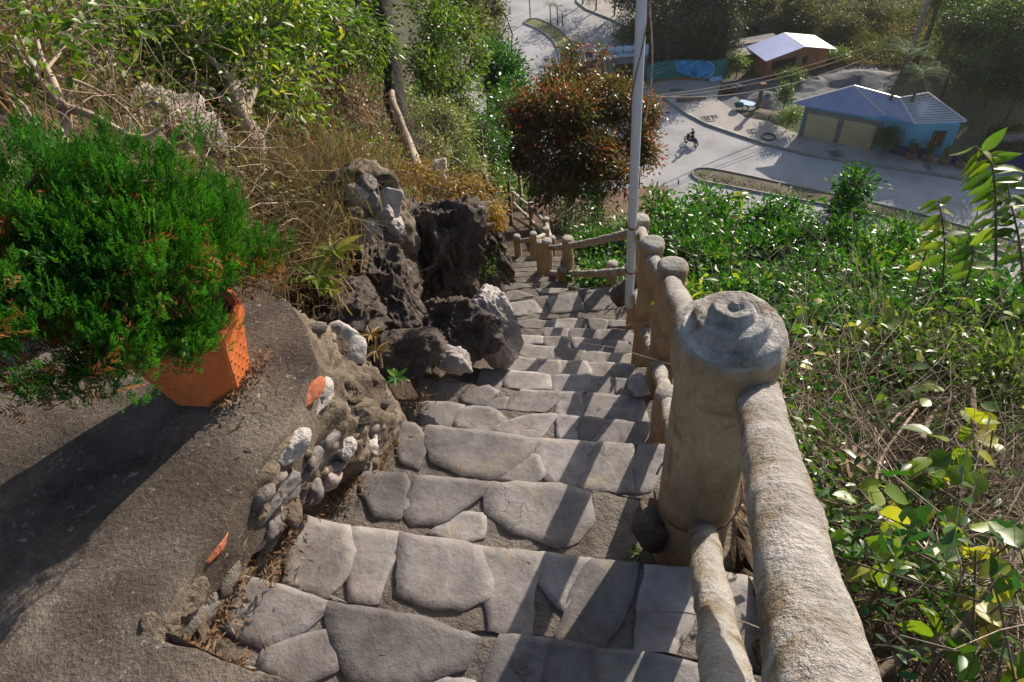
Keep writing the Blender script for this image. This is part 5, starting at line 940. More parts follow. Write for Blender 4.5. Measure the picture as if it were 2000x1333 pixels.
r1 = quad('front_roof', [E1, EF, E2_, Aa], 'roofblue', hs)
r2 = mesh('middle_roof', *prism([p-V(0, 0, .06) for p in (Aa, E2_, E3, Bb)], [Aa, E2_, E3, Bb]), M['roofblue'], hs)
r3 = mesh('wing_roof', *prism([p-V(0, 0, .06) for p in (Bb, E3, E4, Cc)], [Bb, E3, E4, Cc]), M['rooflight'], hs)
mesh('back_roof', [E1, Aa, BL_, Bb, Cc, BR_, E4], [(0, 1, 2), (1, 3, 2), (3, 4, 5, 2), (4, 6, 5)], M['roofblue'], hs)
for a_, b_ in ((Aa, E2_), (Bb, E3), (Cc, E4), (E1, Aa), (Aa, Bb), (Bb, Cc)):
    v, f = tube([a_+V(0, 0, .04), (a_+b_)/2+V(0, 0, .04), b_+V(0, 0, .04)], .09, .09, 6, 6); mesh('ridge_cap', v, f, M['rooflight'], hs)
def ribs(a, b, c, d, n, par, mat):      # standing ribs running from edge ab to edge dc
    vs = []
    for k in range(n):
        t = (k+.5)/n; p = a+(b-a)*t; q = d+(c-d)*t; v, f = tube([p+V(0, 0, .03), (p+q)/2+V(0, 0, .03), q+V(0, 0, .03)], .028, .028, 4, 4); vs.append((v, f))
    v, f = join(vs); mesh('roof_ribs', v, f, M[mat], par)
ribs(E1, Aa, Aa, EF, 22, r1, 'roofblue') if False else None
def hribs(a, b, c, d, n, par, mat): ribs(a, d, c, b, n, par, mat)
ribs(E1, EF, Aa, E1+(Aa-E1)*.02, 18, r1, 'roofblue'); ribs(E3, Bb, Cc, E4, 12, r3, 'greywall')
# ---- brown house and open shed
bh = thing('brown_house', gp(1552, 143), 'small brown house with a shallow pale gable roof and a long dark window', 'house', 'houses in the valley')
F0, F2 = gp(1493, 155), gp(1612, 131); bd = unit(F2-F0); bk = V(-bd[1], bd[0], 0); Lb = np.linalg.norm(F2-F0); ap_ = F0+bd*Lb*.52; dep = bk*3.3
fr = [F0, F2, F2+V(0, 0, 2.1), ap_+V(0, 0, 2.95), F0+V(0, 0, 2.35)]; mesh('wall', *prism([p+dep for p in fr], fr), M['brownwall'], bh)
oz = V(0, 0, .08); o1 = -bk*.5
quad('roof_slope', [F0-bd*.6+V(0, 0, 2.2)+o1+oz, ap_+V(0, 0, 2.98)+o1+oz, ap_+V(0, 0, 2.98)+dep+bk*.5+oz, F0-bd*.6+V(0, 0, 2.2)+dep+bk*.5+oz], 'roofblue', bh)
quad('roof_slope', [ap_+V(0, 0, 3.0)+o1+oz, F2+bd*.5+V(0, 0, 2.0)+o1+oz, F2+bd*.5+V(0, 0, 2.0)+dep+bk*.5+oz, ap_+V(0, 0, 3.0)+dep+bk*.5+oz], 'rooflight', bh)
onwall(F0, F2, .6, 3.4, .95, 1.85, 'window', 'dark', .05, bh); onwall(F0, F2, 4.3, 4.9, .9, 1.7, 'window', 'dark', .05, bh); onwall(F0, F2, 3.45, 3.6, .1, 2.3, 'post', 'greywall', .08, bh)
sh_ = thing('open_shed', gp(1470, 120), 'low shed with two overlapping brownish roof panels left of the brown house', 'shed')
quad('roof_panel', [up(1418, 93, 2.3), up(1421, 114, 2.1), up(1530, 96, 2.1), up(1518, 78, 2.4)], 'rooffib', sh_); quad('roof_panel', [up(1428, 79, 2.7), up(1420, 91, 2.5), up(1522, 76, 2.5), up(1510, 65, 2.8)], 'rooffib', sh_)
for x, y in ((1421, 114), (1475, 105), (1522, 97), (1428, 82), (1512, 68)): p = up(x, y, 2.1); v, f = tube([V(p[0], p[1], ZR-.1), V(p[0], p[1], ZR+1), p], .07, .07, 4, 6); mesh('post', v, f, M['bark'], sh_)
# ---- hoarding with printed picture
hd = thing('hoarding', gp(1340, 158), 'curved teal site hoarding with a blue sea picture and a hazard-striped foot', 'hoarding')
HB = resamp(np.array([gp(x, y) for x, y in ((1262, 168), (1285, 162), (1310, 159), (1340, 158), (1375, 160), (1395, 160), (1418, 154))]), 61); HT = 2.35
HN = unit(np.cross(unit(np.gradient(HB, axis=0)), V(0, 0, 1))); HN *= np.sign((HN*(-HB)).sum(1))[:, None]
v, f = grid(np.stack([HB-HN*.05, HB+V(0, 0, HT)-HN*.05, HB+V(0, 0, HT)+HN*.02, HB+HN*.02])); mesh('panel', v, f, M['teal'], hd)
def hpt(u, h, off): i = u*60; k = int(min(i, 59)); return HB[k]+(HB[k+1]-HB[k])*(i-k)+HN[k]*off+V(0, 0, h)
# picture: a disc cropped by the sheet's top and foot
us = np.linspace(.36, .815, 30); vv, ff = [], []
for u in us: hi = HT-.03; lo = .30+(1.2-.30)*np.clip((.58-u)/.22, 0, 1)**.8; s_ = np.clip((.815-u)/.12, 0, 1); hi = .9+(hi-.9)*math.sqrt(1-(1-s_)**2)if s_ < 1 else hi; vv += [hpt(u, lo, .05), hpt(u, max(hi, lo+.02), .05)]
ff = [(2*i, 2*i+2, 2*i+3, 2*i+1) for i in range(29)]; mesh('picture', vv, ff, M['sea'], hd)
arc = [hpt(.815-.12*(1-math.sin(a)), .45+1.85*(.5-.5*math.cos(a))+.0, .07) for a in np.linspace(.15, 2.9, 24)]; v, f = tube(arc, .05, .05, 30, 5); mesh('picture_rim', v, f, M['sign'], hd)
vv, ff, mi = [], [], []
for k in range(60):
    u0, u1 = k/60*.9, (k+1)/60*.9; n0 = len(vv); vv += [hpt(u0, .02, .06), hpt(u1, .02, .06), hpt(u1+.01, .36, .06), hpt(u0+.01, .36, .06)]; ff.append((n0, n0+1, n0+2, n0+3)); mi.append(k % 2)
mesh('hazard_stripes', vv, ff, None, hd, mats=[M['yellow'], M['dark']], midx=mi)
for h0, a_, b_ in ((1.55, .06, .33), (1.15, .12, .24), (1.75, .86, .93)):
    vv = [hpt(a_, h0, .06), hpt(b_, h0+.08, .06), hpt(b_, h0+.16, .06), hpt(a_, h0+.08, .06)]; mesh('faded_lettering_band', vv, [(0, 1, 2, 3)], M['teal'] if False else M['bluewall'], hd)
# ---- entrance gate with the sign
gt = thing('entrance_gate', gp(1200, 162), 'dark entrance gate building under a long pale blue lettered sign', 'gate')
G0, G1 = gp(1143, 168), gp(1262, 159); gd = unit(G1-G0); gl = np.linalg.norm(G1-G0); gn = V(gd[1], -gd[0], 0)
def gbox(u0, u1, h0, h1, d0, d1, name, mat, par=gt): return mesh(name, *box(G0+gd*(u0+u1)/2+gn*(d0+d1)/2+V(0, 0, (h0+h1)/2), (u1-u0, d1-d0, h1-h0), np.array([gd, gn, V(0, 0, 1)])), M[mat], par)
gbox(0, gl, 0, 3.0, -2.5, 0, 'wall', 'greywall'); gbox(gl*.48, gl*.88, .1, 2.2, .003, .05, 'gateway', 'dark')
for k in range(6): gbox(gl*(.03+.07*k), gl*(.03+.07*k)+.15, 0, 3.0, .003, .14, 'column', 'kerb')
sg = gbox(gl*.12, gl*1.0, 3.02, 4.15, .0, .18, 'sign_panel', 'sign'); gbox(-.1, gl*.12, 2.95, 3.25, 0, .3, 'canopy', 'sign'); gbox(0, gl*.14, 3.26, 3.9, .1, .16, 'banner', 'navy')
for k in range(6): gbox(gl*(.2+.13*k), gl*(.2+.13*k)+.16, 4.153, 4.33, 0, .16, 'lamp_head', 'navy')
def letters(txt, org, xdir, updir, size, mat, par):
    cu = bpy.data.curves.new('lettering', 'FONT'); cu.body = txt; cu.size = size; cu.extrude = .01; ob = bpy.data.objects.new('tmp', cu); C.objects.link(ob); bpy.context.view_layer.update()
    me = bpy.data.meshes.new_from_object(ob.evaluated_get(bpy.context.evaluated_depsgraph_get())); bpy.data.objects.remove(ob); nrm = np.cross(xdir, updir)
    co = np.array([v.co[:] for v in me.vertices]); W = V(*org)+co[:, :1]*xdir+co[:, 1:2]*updir+co[:, 2:]*nrm
    return mesh('lettering', W, [tuple(p.vertices) for p in me.polygons], mat, par)
letters('Sky Amalfita', G0+gd*gl*.42+gn*.2+V(0, 0, 3.38), gd, V(0, 0, 1), .62, M['text'], sg)
gbox(gl*.27, gl*.27+.35, 3.35, 3.8, .183, .2, 'emblem', 'yellow', sg); gbox(gl*.34, gl*.34+.35, 3.35, 3.8, .183, .2, 'emblem', 'yellow', sg)
# ---- small things on the pavement
def cover_(px, r, label, ringonly=False, sq=True):
    c = gp(*px)+V(0, 0, .134); o = thing('drain_cover', c, label, 'drain cover', 'drain covers in the pavement')
    if ringonly: v, f = tube([c+V(r*math.cos(a), r*math.sin(a), .04) for a in np.linspace(0, 6.283, 40)], .09, .09, 80, 6); mesh('rim', v, f, M['ring'], o); return
    mesh('rim', *join([box(c+V(0, s*r, .02), (2*r+.12, .12, .05)) for s in (-1, 1)]+[box(c+V(s*r, 0, .023), (.12, 2*r-.13, .05)) for s in (-1, 1)]), M['kerb'], o)
    mesh('grate', *join([box(c+V(-r+.12+k*.2, 0, .014), (.1, 2*r-.14, .03)) for k in range(max(2, int(2*r/.2)-1))]), M['ring'], o)
cover_((1382, 235), .55, 'square dark drain grate nearest the hoarding by the kerb'); cover_((1396, 231), .25, 'tiny dark drain grate behind the square one by the kerb'); cover_((1468, 259), .35, 'small dark drain grate in the sunny patch of pavement')
cover_((1500, 271), .62, 'round rusty ring lying on the pavement by the kerb', True); cover_((1632, 304), .62, 'pale-framed grate in front of the garage doors'); cover_((1815, 330), .45, 'dark drain grate in front of the potted plants')
for k, (x, y) in enumerate([(1345, 196), (1318, 178)]):
    c = gp(x, y)+V(0, 0, .133); a = np.linspace(0, 2*np.pi, 30, endpoint=False); rr = (1.1-.6*k)*(1+.4*vn(n3(np.cos(a), np.sin(a), 1.5, k*9))); tag(mesh('road_patch', [c+V(2*math.cos(t)*q*.7, math.sin(t)*q*.6, 0) for t, q in zip(a, rr)], [tuple(range(30))], M['isoil']), kind='structure')
# wooden post, cart, debris
c = gp(1480, 211); o = thing('wooden_post', c, 'thick brown wooden post standing at the pavement edge', 'post'); v, f = tube([c-V(0, 0, .2), c+V(.02, 0, 1.2), c+V(.05, 0, 2.3)], .24, .20, 10, 10, .02); mesh('shaft', v, f, M['bark'], o); mesh('head_box', *box(c+V(.1, 0, 2.45), (.55, .45, .35)), M['rust'], o)
c = gp(1452, 212); o = thing('handcart', c, 'pale handcart with a green load tipped beside the wooden post', 'cart'); ax_ = np.array([unit(V(.8, -.6, 0)), unit(V(.6, .8, 0)), V(0, 0, 1)])
mesh('bed', *box(c+V(.3, 0, .5), (1.6, 1.0, .12), ax_), M['sign'], o); mesh('load', *rock(c+V(-.6, -.1, .55), (.5, .45, .35), 3, 10, 5), M['lf_dark'] if False else M['teal'], o)
for s in (-1, 1):
    cw = c+V(.3, 0, .28)+ax_[1]*s*.55; v, f = tube([cw+ax_[0]*.28*math.cos(a)+V(0, 0, .28*math.sin(a)) for a in np.linspace(0, 6.283, 16)], .04, .04, 24, 6); mesh('wheel', v, f, M['tyre'], o)
for s in (-1, 1): v, f = tube([c+V(.3, 0, .5)+ax_[1]*s*.4, c+V(.3, 0, .6)+ax_[0]*1.0+ax_[1]*s*.4, c+V(.3, 0, .8)+ax_[0]*1.8+ax_[1]*s*.4], .03, .03, 6, 6); mesh('handle', v, f, M['bark'], o)
for k, (x, y, s, lb) in enumerate([(1425, 182, .8, 'dark rubbish heap on the pavement under the wires'), (1440, 176, .6, 'small grey rubble heap right of the dark rubbish heap'), (1398, 160, .7, 'pale blue sack at the right foot of the hoarding')]):
    tag(mesh('rubbish_heap', *rock(gp(x, y)+V(0, 0, .3), (s*1.2, s*.7, s*.5), 4, 12, 70+k, .1, 3, .15), M[['ring', 'gravel', 'sign'][k]]), lb, 'rubbish heap', 'rubbish heaps')
# navy barrier, right
o = thing('barrier_panel', gp(1975, 345), 'large navy blue barrier sheet at the right edge of the picture', 'barrier', 'navy sheets along the pavement'); a_, b_ = gp(1948, 333), gp(2060, 350); onwall(a_, b_, 0, np.linalg.norm(b_-a_), .3, 1.9, 'sheet', 'navy', .06, o)
for t in (.02, .5, .98): p = a_+(b_-a_)*t; v, f = tube([p, p+V(0, 0, 1), p+V(0, 0, 1.95)], .05, .05, 4, 6); mesh('post', v, f, M['rust'], o)
for a_, b_, lb in ((gp(1736, 302), gp(1776, 309), 'low navy sheet left of the first potted shrub'), (gp(1784, 309), gp(1806, 313), 'low navy sheet between the potted shrubs'), (gp(1852, 322), gp(1885, 328), 'low navy sheet right of the potted shrubs')):
    o = thing('barrier_panel', a_, lb, 'barrier', 'navy sheets along the pavement'); L_ = np.linalg.norm(b_-a_); onwall(a_, b_, 0, L_, .13, 1.05, 'sheet', 'navy', .06, o)
    for t in (.03, .97): p = a_+(b_-a_)*t; v, f = tube([p, p+V(0, 0, .5), p+V(0, 0, 1.1)], .05, .05, 4, 6); mesh('post', v, f, M['rust'], o)
o = thing('road_barrier', gp(1985, 470), 'pale metal road barrier upright by the island at the right edge', 'barrier')
for dx in (-.45, .45): c = gp(1982, 478)+V(dx, 0, 0); v, f = tube([c, c+V(0, 0, 1), c+V(0, 0, 2.2)], .09, .09, 4, 8); mesh('post', v, f, M['sign'], o)
c = gp(1982, 478); mesh('crossbar', *box(c+V(0, 0, 1.9), (.8, .06, .15)), M['sign'], o)
o = thing('timber_rack', gp(1975, 290), 'row of pale boards stacked upright under a rusty rail beyond the navy barrier', 'rack'); ap2, bp2 = gp(1938, 292), gp(2010, 285); bd2 = unit(bp2-ap2)
for k in range(5): mesh('board', *box(ap2+(bp2-ap2)*(.1+.18*k)+V(0, 0, .75), (.85 if k % 2 else .6, .1, 1.2), np.array([bd2, V(-bd2[1], bd2[0], 0), V(0, 0, 1)])), M['clay'] if False else M['rooffib'], o)
mesh('rail', *box((ap2+bp2)/2+V(0, 0, 1.5), (np.linalg.norm(bp2-ap2), .12, .12), np.array([bd2, V(-bd2[1], bd2[0], 0), V(0, 0, 1)])), M['rust'], o)
# dark red roof, upper right
o = thing('red_roof_house', up(1960, 90, 2), 'dark red low roof among the trees at the top right', 'house', 'houses in the valley'); rp = [up(1912, 66, 4.2), up(1950, 108, 3.4), up(2090, 104, 3.4), up(2080, 42, 4.4)]; quad('roof', rp, 'maroon', o)
mesh('wall', *prism([V(p[0], p[1], ZR-.1)*1 for p in [rp[0]*.3+rp[2]*.7]*0+[rp[0]+(rp[2]-rp[0])*.1, rp[1]+(rp[3]-rp[1])*.1, rp[2]+(rp[0]-rp[2])*.1, rp[3]+(rp[1]-rp[3])*.1]], [V(p[0], p[1], ZR+2.4) for p in [rp[0]+(rp[2]-rp[0])*.1, rp[1]+(rp[3]-rp[1])*.1, rp[2]+(rp[0]-rp[2])*.1, rp[3]+(rp[1]-rp[3])*.1]]), M['brownrock'], o)
# utility pole and wires
c = gp(1763, 148); o = thing('utility_pole', c, 'thick grey utility pole behind the coconut palm, cut by the top edge', 'utility pole'); v, f = tube([c, c+V(0, 0, 5), c+V(0, 0, 11)], .26, .20, 8, 12); mesh('shaft', v, f, M['pave'], o, smooth=True)
for h in (4.4, 5.2): mesh('bracket', *box(c+V(-.35, 0, h), (.7, .12, .12)), M['rust'], o)
for k, (x0, y0, y1, h, sag, lb) in enumerate([(1255, 190, 76, 5.2, 1.2, 'upper of three cables running from the utility pole to the left'), (1255, 193, 80, 4.8, 1.4, 'middle cable running just under the upper one'), (1255, 187, 84, 4.4, 2.3, 'lowest thick pale cable sagging in front of the wooden post')]):
    a_ = c+V(0, 0, h); b_ = PD(x0, y0, 66); P = [a_+(b_-a_)*t-V(0, 0, 4*sag*t*(1-t)) for t in np.linspace(0, 1, 9)]; v, f = tube(P, .045 if k == 2 else .03, .045 if k == 2 else .03, 40, 5); tag(mesh('cable', v, f, M['twig'], smooth=True), lb, 'cable', 'overhead cables in the valley')
c = gp(1036, 40); o = thing('street_lamp', c, 'thin grey street lamp standing at the tip of the grassy island', 'street lamp'); v, f = tube([c, c+V(0, 0, 3), c+V(0, 0, 8.5)], .10, .07, 6, 8); mesh('pole', v, f, M['pave'], o); mesh('lamp_head', *box(c+V(.5, 0, 8.5), (1.0, .25, .15)), M['pave'], o)
# ---- motorcycle and rider
mc = gp(1349, 282); hdv = unit(V(-.55, .85, 0)); sdv = V(hdv[1], -hdv[0], 0); UP = V(0, 0, 1)
o = thing('motorcycle', mc, 'dark scooter being ridden along the sunny road', 'motorcycle')
for s in (-.62, .62):
    cw = mc+hdv*s+UP*.29; v, f = tube([cw+hdv*.25*math.cos(a)+UP*.25*math.sin(a) for a in np.linspace(0, 6.283, 20)], .055, .055, 28, 7); w_ = mesh('wheel', v, f, M['tyre'], o, smooth=True); mesh('hub', *tube([cw-sdv*.05, cw, cw+sdv*.05], .09, .09, 3, 10), M['ring'], w_)
AXm = np.array([hdv, sdv, UP]); B_ = lambda p, s: box(mc+hdv*p[0]+sdv*p[1]+UP*p[2], s, AXm)
def soft(name, c_, s_, mat, par, k=3): v, f = ico(k); q = np.sign(v)*np.abs(v)**.7; return mesh(name, V(*c_)+(q*V(*s_))@AXm, f, M[mat], par, smooth=True)
soft('body', mc+hdv*-.35+UP*.55, (.45, .14, .18), 'navy', o); soft('seat', mc+hdv*-.25+UP*.75, (.42, .13, .06), 'tyre', o); soft('front_shield', mc+hdv*.42+UP*.62, (.12, .2, .30), 'navy', o); soft('footboard', mc+hdv*.1+UP*.34, (.30, .13, .06), 'tyre', o)
v, f = tube([mc+hdv*.62+UP*.3, mc+hdv*.5+UP*.7, mc+hdv*.42+UP*1.0], .035, .03, 6, 7); mesh('fork', v, f, M['ring'], o)
v, f = tube([mc+hdv*.32+sdv*-.33+UP*1.02, mc+hdv*.42+UP*1.03, mc+hdv*.32+sdv*.33+UP*1.02], .02, .02, 8, 6); hb = mesh('handlebar', v, f, M['ring'], o); soft('headlight', mc+hdv*.52+UP*.92, (.06, .09, .07), 'helmet', o)
pv = thing('person', mc+hdv*-.2+UP*.78, 'rider in dark clothes and pale helmet leaning on the scooter handlebar', 'person')
J = dict(pel=(-.22, 0, .86), che=(-.12, 0, 1.22), nec=(-.07, 0, 1.40), hea=(-.03, 0, 1.56)); 
for s, n_ in ((-1, 'l'), (1, 'r')): J.update({'sh'+n_: (-.10, s*.19, 1.34), 'el'+n_: (.08, s*.27, 1.12), 'ha'+n_: (.31, s*.30, 1.06), 'hi'+n_: (-.20, s*.10, .84), 'kn'+n_: (.20, s*.17, .82), 'an'+n_: (.08, s*.14, .45), 'to'+n_: (.24, s*.15, .41)})
Rj = dict(pel=.15, che=.16, nec=.07, hea=.09); names = list(J); ed = [('pel', 'che'), ('che', 'nec'), ('nec', 'hea')]
for n_ in 'lr': Rj.update({'sh'+n_: .08, 'el'+n_: .055, 'ha'+n_: .04, 'hi'+n_: .11, 'kn'+n_: .075, 'an'+n_: .05, 'to'+n_: .045}); ed += [('che', 'sh'+n_), ('sh'+n_, 'el'+n_), ('el'+n_, 'ha'+n_), ('pel', 'hi'+n_), ('hi'+n_, 'kn'+n_), ('kn'+n_, 'an'+n_), ('an'+n_, 'to'+n_)]
me = bpy.data.meshes.new('body'); b0 = wloc(pv); me.from_pydata([tuple(mc+hdv*J[n][0]+sdv*J[n][1]+UP*J[n][2]-b0) for n in names], [(names.index(a), names.index(b)) for a, b in ed], [])
bo = bpy.data.objects.new('body', me); C.objects.link(bo); bo.parent = pv; me.materials.append(M['cloth']); sm = bo.modifiers.new('skin', 'SKIN'); bo.modifiers.new('sub', 'SUBSURF').levels = 2
for i, n in enumerate(names): me.skin_vertices[0].data[i].radius = (Rj[n], Rj[n]*(.8 if n in ('pel', 'che') else 1))
me.skin_vertices[0].data[0].use_root = True
soft('face', mc+hdv*.02+UP*1.57, (.085, .08, .10), 'skin', pv); soft('helmet', mc+hdv*-.03+UP*1.64, (.145, .13, .115), 'helmet', pv)
for s in (-1, 1): soft('hand', mc+hdv*.33+sdv*s*.30+UP*1.05, (.05, .04, .035), 'skin', pv)

# ---- valley trees and plants
TG = 'trees in the valley'
def vt(label, x, y, h, r, mat='lf_dark', n=150, L=.34, tb=.45, ratio=.45, name='tree', cat='tree', nl=10, group=TG, flat=1., kind='dia', tr=None):
    if r > 2: h *= 1.22; r *= 1.18; n = int(n*1.9); L *= .92
    b = gp(x, y)-V(0, 0, .1); k = 5 if r > 1 else 3; ls = []
    for i in range(k): a = 2*math.pi*i/k+RS.rand(); q = r*.45; ls.append((b+V(math.cos(a)*q, math.sin(a)*q, h*(.45+.35*RS.rand())), (r*.62, r*.62, h*.30*flat)))
    ls.append((b+V(0, 0, h*.78), (r*.6, r*.6, h*.26)))
    return plant(name, label, cat, b, ls, n, nl, L, M[mat], ratio, kind, tr or max(.05, h*.022), 'bark', group, tintb=tb, tints=.3, limbs=5, droop=.2)
for a in [('dark tree directly right of the white pole top', 1290, 105, 9, 4.2, 'lf_dark', 330, .36), ('dark tree behind the sea picture hoarding', 1385, 112, 8, 3.6, 'lf_dark', 300, .34),
          ('tall dark tree above the hoarding at the top edge', 1340, 50, 10, 4.8, 'lf_dark', 340, .40), ('dark olive tree left of the shed roof', 1420, 75, 8.5, 3.8, 'lf_olive', 300, .36), ('dark tree at the top edge left of the grassy field', 1440, 15, 9, 4.5, 'lf_dark', 280, .42),
          ('very dark tree at the top edge next to the white pole', 1275, 20, 9, 4.6, 'lf_dark', 280, .42), ('dark tree behind the pole over the gate sign', 1245, 75, 7, 3, 'lf_dark', 220, .34),
          ('feathery grey-green bush behind the shed', 1478, 62, 5, 2.6, 'lf_olive', 240, .30), ('low olive bush at the top, beyond the sheds', 1530, 30, 4.5, 3.4, 'lf_olive', 240, .34), ('second low olive bush at the top of the field', 1590, 15, 4.5, 3.6, 'lf_olive', 240, .34),
          ('grey-green bank of scrub beyond the brown house', 1560, 60, 3, 3.0, 'lf_olive', 220, .30), ('low scrub right of the brown house', 1640, 75, 2.4, 2.6, 'lf_olive', 200, .28), ('scrub at the top edge near the utility pole', 1700, 15, 4, 4, 'lf_olive', 220, .34), ('rounded weed bush beside the gable wall of the brown house', 1632, 122, 1.6, 1.3, 'lf_mix', 110, .20),
          ('lit yellow-green tree right of the utility pole', 1850, 90, 8, 3.4, 'lf_yellow', 380, .30, .42), ('bright green tree top at the right of the lit one', 1935, 80, 9, 3.2, 'lf_mix', 320, .32, .35), ('dark tree in the top right corner', 2000, 110, 11, 3.6, 'lf_dark', 300, .36),
          ('big dark green tree behind the right wing of the garage house', 1880, 220, 7.5, 3.6, 'lf_mix', 420, .26, .22), ('bushy dark tree at the right edge below the red roof', 1965, 235, 5.5, 3.8, 'lf_mix', 420, .28, .25), ('deep green tree between the palm and the red roof', 1885, 140, 5, 3.0, 'lf_mix', 300, .28, .25), ('shaded tree at the right edge above the timber rack', 2040, 240, 6, 3.5, 'lf_dark', 260, .30),
          ('yellow-green bush at the right end of the hoarding', 1437, 152, 3.0, 1.5, 'lf_yellow', 190, .20, .4), ('green bush under the cables before the brown house', 1540, 170, 2.0, 1.6, 'lf_mix', 180, .20, .35), ('narrow green tree standing at the edge of the gravel', 1527, 222, 3.6, 1.0, 'lf_mix', 150, .20, .3), ('lit feathery bush beside the blue wall of the garage house', 1536, 256, 2.6, 1.5, 'lf_yellow', 200, .18, .42),
          ('dark conical bush between the garage doors and the potted shrubs', 1724, 305, 3.2, 1.35, 'lf_mix', 260, .16, .15),
          ('dark tree between the hoarding and the top edge, right of the tall one', 1390, 60, 9, 4.2, 'lf_dark', 280, .36), ('dark tree at the top edge above the gate sign', 1330, 5, 10, 5, 'lf_dark', 280, .4), ('dark low tree behind the left end of the hoarding', 1300, 140, 6.5, 3.2, 'lf_dark', 260, .3), ('small dark tree touching the shed post', 1405, 130, 5.5, 2.4, 'lf_dark', 200, .28),
          ('dense tree right behind the wing roof ridge', 1840, 185, 8, 3.2, 'lf_mix', 380, .26, .2), ('dense dark tree right of the wing roof corner', 1925, 205, 9, 3.4, 'lf_mix', 380, .28, .18),
          ('tall broad tree added to shade the road, behind the utility pole at the top edge', 1795, 112, 11.5, 4.2, 'lf_mix', 380, .30, .45),  # extra tree, added so that its shadow falls across the road
          ('shadowy shrub by the road left of the gate', 1228, 108, 3.2, 2.4, 'lf_olive', 180, .26, .3)]:
    vt(*a[:6], n=a[6], L=a[7], tb=a[8] if len(a) > 8 else .45)
for x, y, lb in ((1138, 10, 'first thin dark street tree on the far pavement'), (1164, 22, 'second thin street tree on the far pavement'), (1199, 34, 'third thin street tree on the far pavement, nearest the white pole')):
    vt(lb, x, y, 6, 1.8, 'lf_dark', 90, .30, group='street trees on the far pavement')
for k, (x, y, lb) in enumerate(((1776, 312, 'leftmost potted shrub in front of the garage house'), (1808, 317, 'second potted shrub from the left'), (1840, 322, 'third potted shrub from the left, with pale leaves'), (1874, 330, 'rightmost potted shrub on the pavement'))):
    c = gp(x, y)+V(0, 0, .135); o = thing('potted_shrub', c, lb, 'potted plant', 'potted shrubs by the garage house'); v, f = lathe(c, [(.28, 0), (.42, .2), (.50, .42), (.54, .46), (.48, .48), (.1, .44)], 20); mesh('pot', v, f, M['clay'], o)
    cp, cn = crown_points([(c+V(0, 0, 1.3), (.6, .6, .55)), (c+V(.15, .1, .9), (.4, .4, .3))], 60, .3); ci = np.repeat(np.arange(len(cp)), 8); n = len(ci)
    leafobj('foliage', cp[ci]+RS.randn(n, 3)*.08, RS.randn(n, 3)+V(0, 0, .4), RS.randn(n, 3)*.5+V(*sv)+V(0, 0, .5), .14+.08*RS.rand(n), .45, np.clip(.4+.25*RS.randn(n), 0, 1), M['lf_mix' if k != 2 else 'lf_grey'], o)
    st = [tube([c+V(0, 0, .3), c+V(.05*j, 0, .7), c+V(.12*j, .05*j, 1.3)], .03, .015, 5, 5) for j in (-1, 0, 1)]; v, f = join(st); mesh('stems', v, f, M['bark'], o)
ct = up(1800, 150, 6.6); b = V(ct[0]-.5, ct[1]-.2, ZR-.1); palm('coconut_palm', 'large coconut palm whose fronds shade the garage roof', b, ct, 22, 3.1, 34, .26, .16, group='palms in the valley', tb=.3)
ct = up(1772, 112, 8.2); b = V(ct[0]-.7, ct[1]-.1, ZR-.1); palm('coconut_palm', 'second, taller coconut palm behind the first, beside the utility pole', b, ct, 18, 3.0, 30, .24, .16, group='palms in the valley', tb=.35)
for k, (x, y, lb) in enumerate(((1075, 52, 'left of three small palms on the grassy island'), (1089, 53, 'middle small palm on the grassy island'), (1098, 55, 'right and thinnest of the three small palms on the island'))):
    b = gp(x, y)+V(0, 0, .1); palm('palm_tree', lb, b, b+V(0, 0, 2.6-.3*k), 9 if k < 2 else 5, 1.3 if k < 2 else .8, 12, .26, .09, group='small palms on the grassy island', tb=.6, mat='lf_palm')
b = gp(1838, 130); o = thing('banana_plant', b, 'banana plant with a bright lit leaf beside the coconut palm', 'plant'); v, f = tube([b, b+V(0, 0, 1.5), b+V(0, 0, 3)], .15, .1, 6, 8); mesh('trunk', v, f, M['bark'], o)
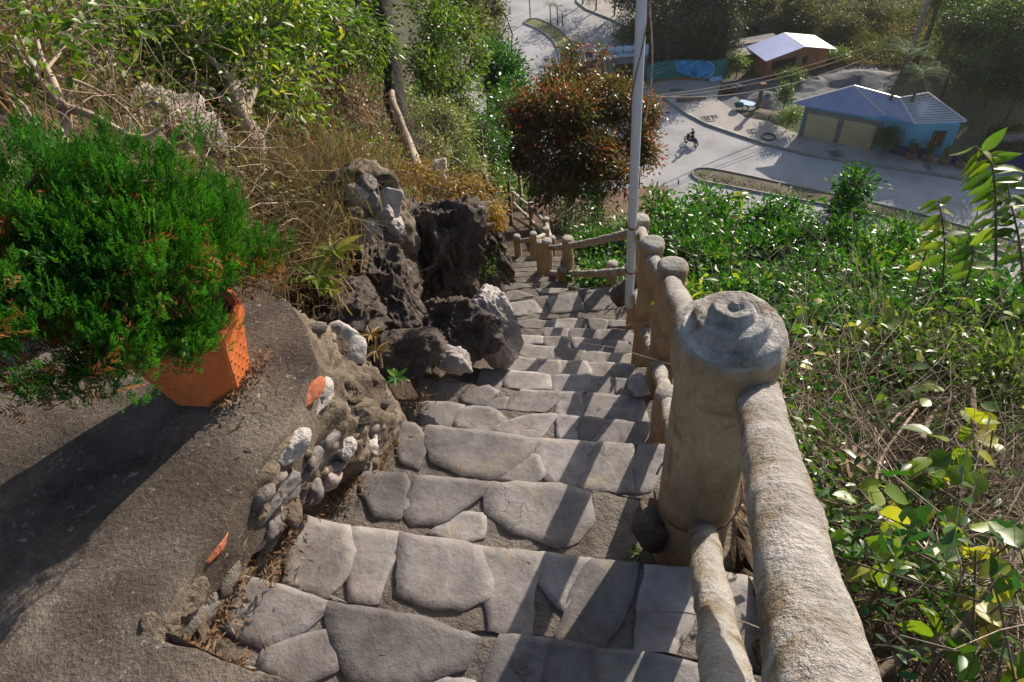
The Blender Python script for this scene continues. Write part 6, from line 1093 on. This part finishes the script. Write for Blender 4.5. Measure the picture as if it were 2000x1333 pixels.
a = np.linspace(0, 6.28, 9)[:-1]; leafobj('leaves', np.repeat((b+V(0, 0, 3))[None], 8, 0), np.stack([np.cos(a), np.sin(a), .9+0*a], 1), np.stack([-np.cos(a), -np.sin(a), 1+0*a], 1), 2.3+.5*RS.rand(8), .3, .3+.6*RS.rand(8), M['lf_yellow'], o, 'oval')
def far_leaves(name, n, fpx, L, mat, hgt, tb, seed):
    xy = np.array([PZ(*fpx(), ZR)[:2] for _ in range(n)]); hh = hgt*(.3+1.4*np.clip(.5+fbm(n3(xy[:, 0], xy[:, 1], .25, seed), 3), 0, 1)); P = np.c_[xy, ZR-.1+hh*RS.rand(n)]
    return tag(leafobj(name, P, RS.randn(n, 3)+V(0, 0, .6), RS.randn(n, 3)*.5+V(*sv)+V(0, 0, .5), L*(.5+RS.rand(n)), .4, np.clip(tb+.6*fbm(n3(xy[:, 0], xy[:, 1], .3, seed+5), 3)+.15*RS.randn(n), 0, 1), M[mat]), kind='stuff')
far_leaves('field_scrub', 26000, lambda: (1500+RS.rand()*600, -30+RS.rand()**.8*150), .30, 'lf_olive', .7, .6, 3)
far_leaves('field_grass', 16000, lambda: (1560+RS.rand()*260, 20+RS.rand()*110), .28, 'grass', .35, .35, 6)
far_leaves('roadside_scrub', 9000, lambda: (1930+RS.rand()*120, 250+RS.rand()*80), .22, 'lf_olive', .9, .5, 9)
far_leaves('island_weeds', 2500, lambda: ((lambda t: (1360+t*640+RS.randn()*6, 340+t*143+RS.randn()*7*(.3+t)))(RS.rand())), .16, 'lf_olive', .25, .6, 12)
far_leaves('verge_scrub', 12000, lambda: (1250+RS.rand()*240, 20+RS.rand()*110), .32, 'lf_dark', .9, .4, 15)

# thin even air over hill and valley
hz = bpy.data.materials.new('haze_air'); hz.use_nodes = True; hn = hz.node_tree; hn.nodes.remove(hn.nodes['Principled BSDF']); pvn = hn.nodes.new('ShaderNodeVolumePrincipled')
pvn.inputs['Color'].default_value = (.93, .95, 1, 1); pvn.inputs['Density'].default_value = .0002; pvn.inputs['Anisotropy'].default_value = .2
hn.links.new(pvn.outputs[0], hn.nodes['Material Output'].inputs['Volume'])
tag(mesh('haze', *box((0, 440, -15.5), (940, 910, 43)), hz), kind='stuff')
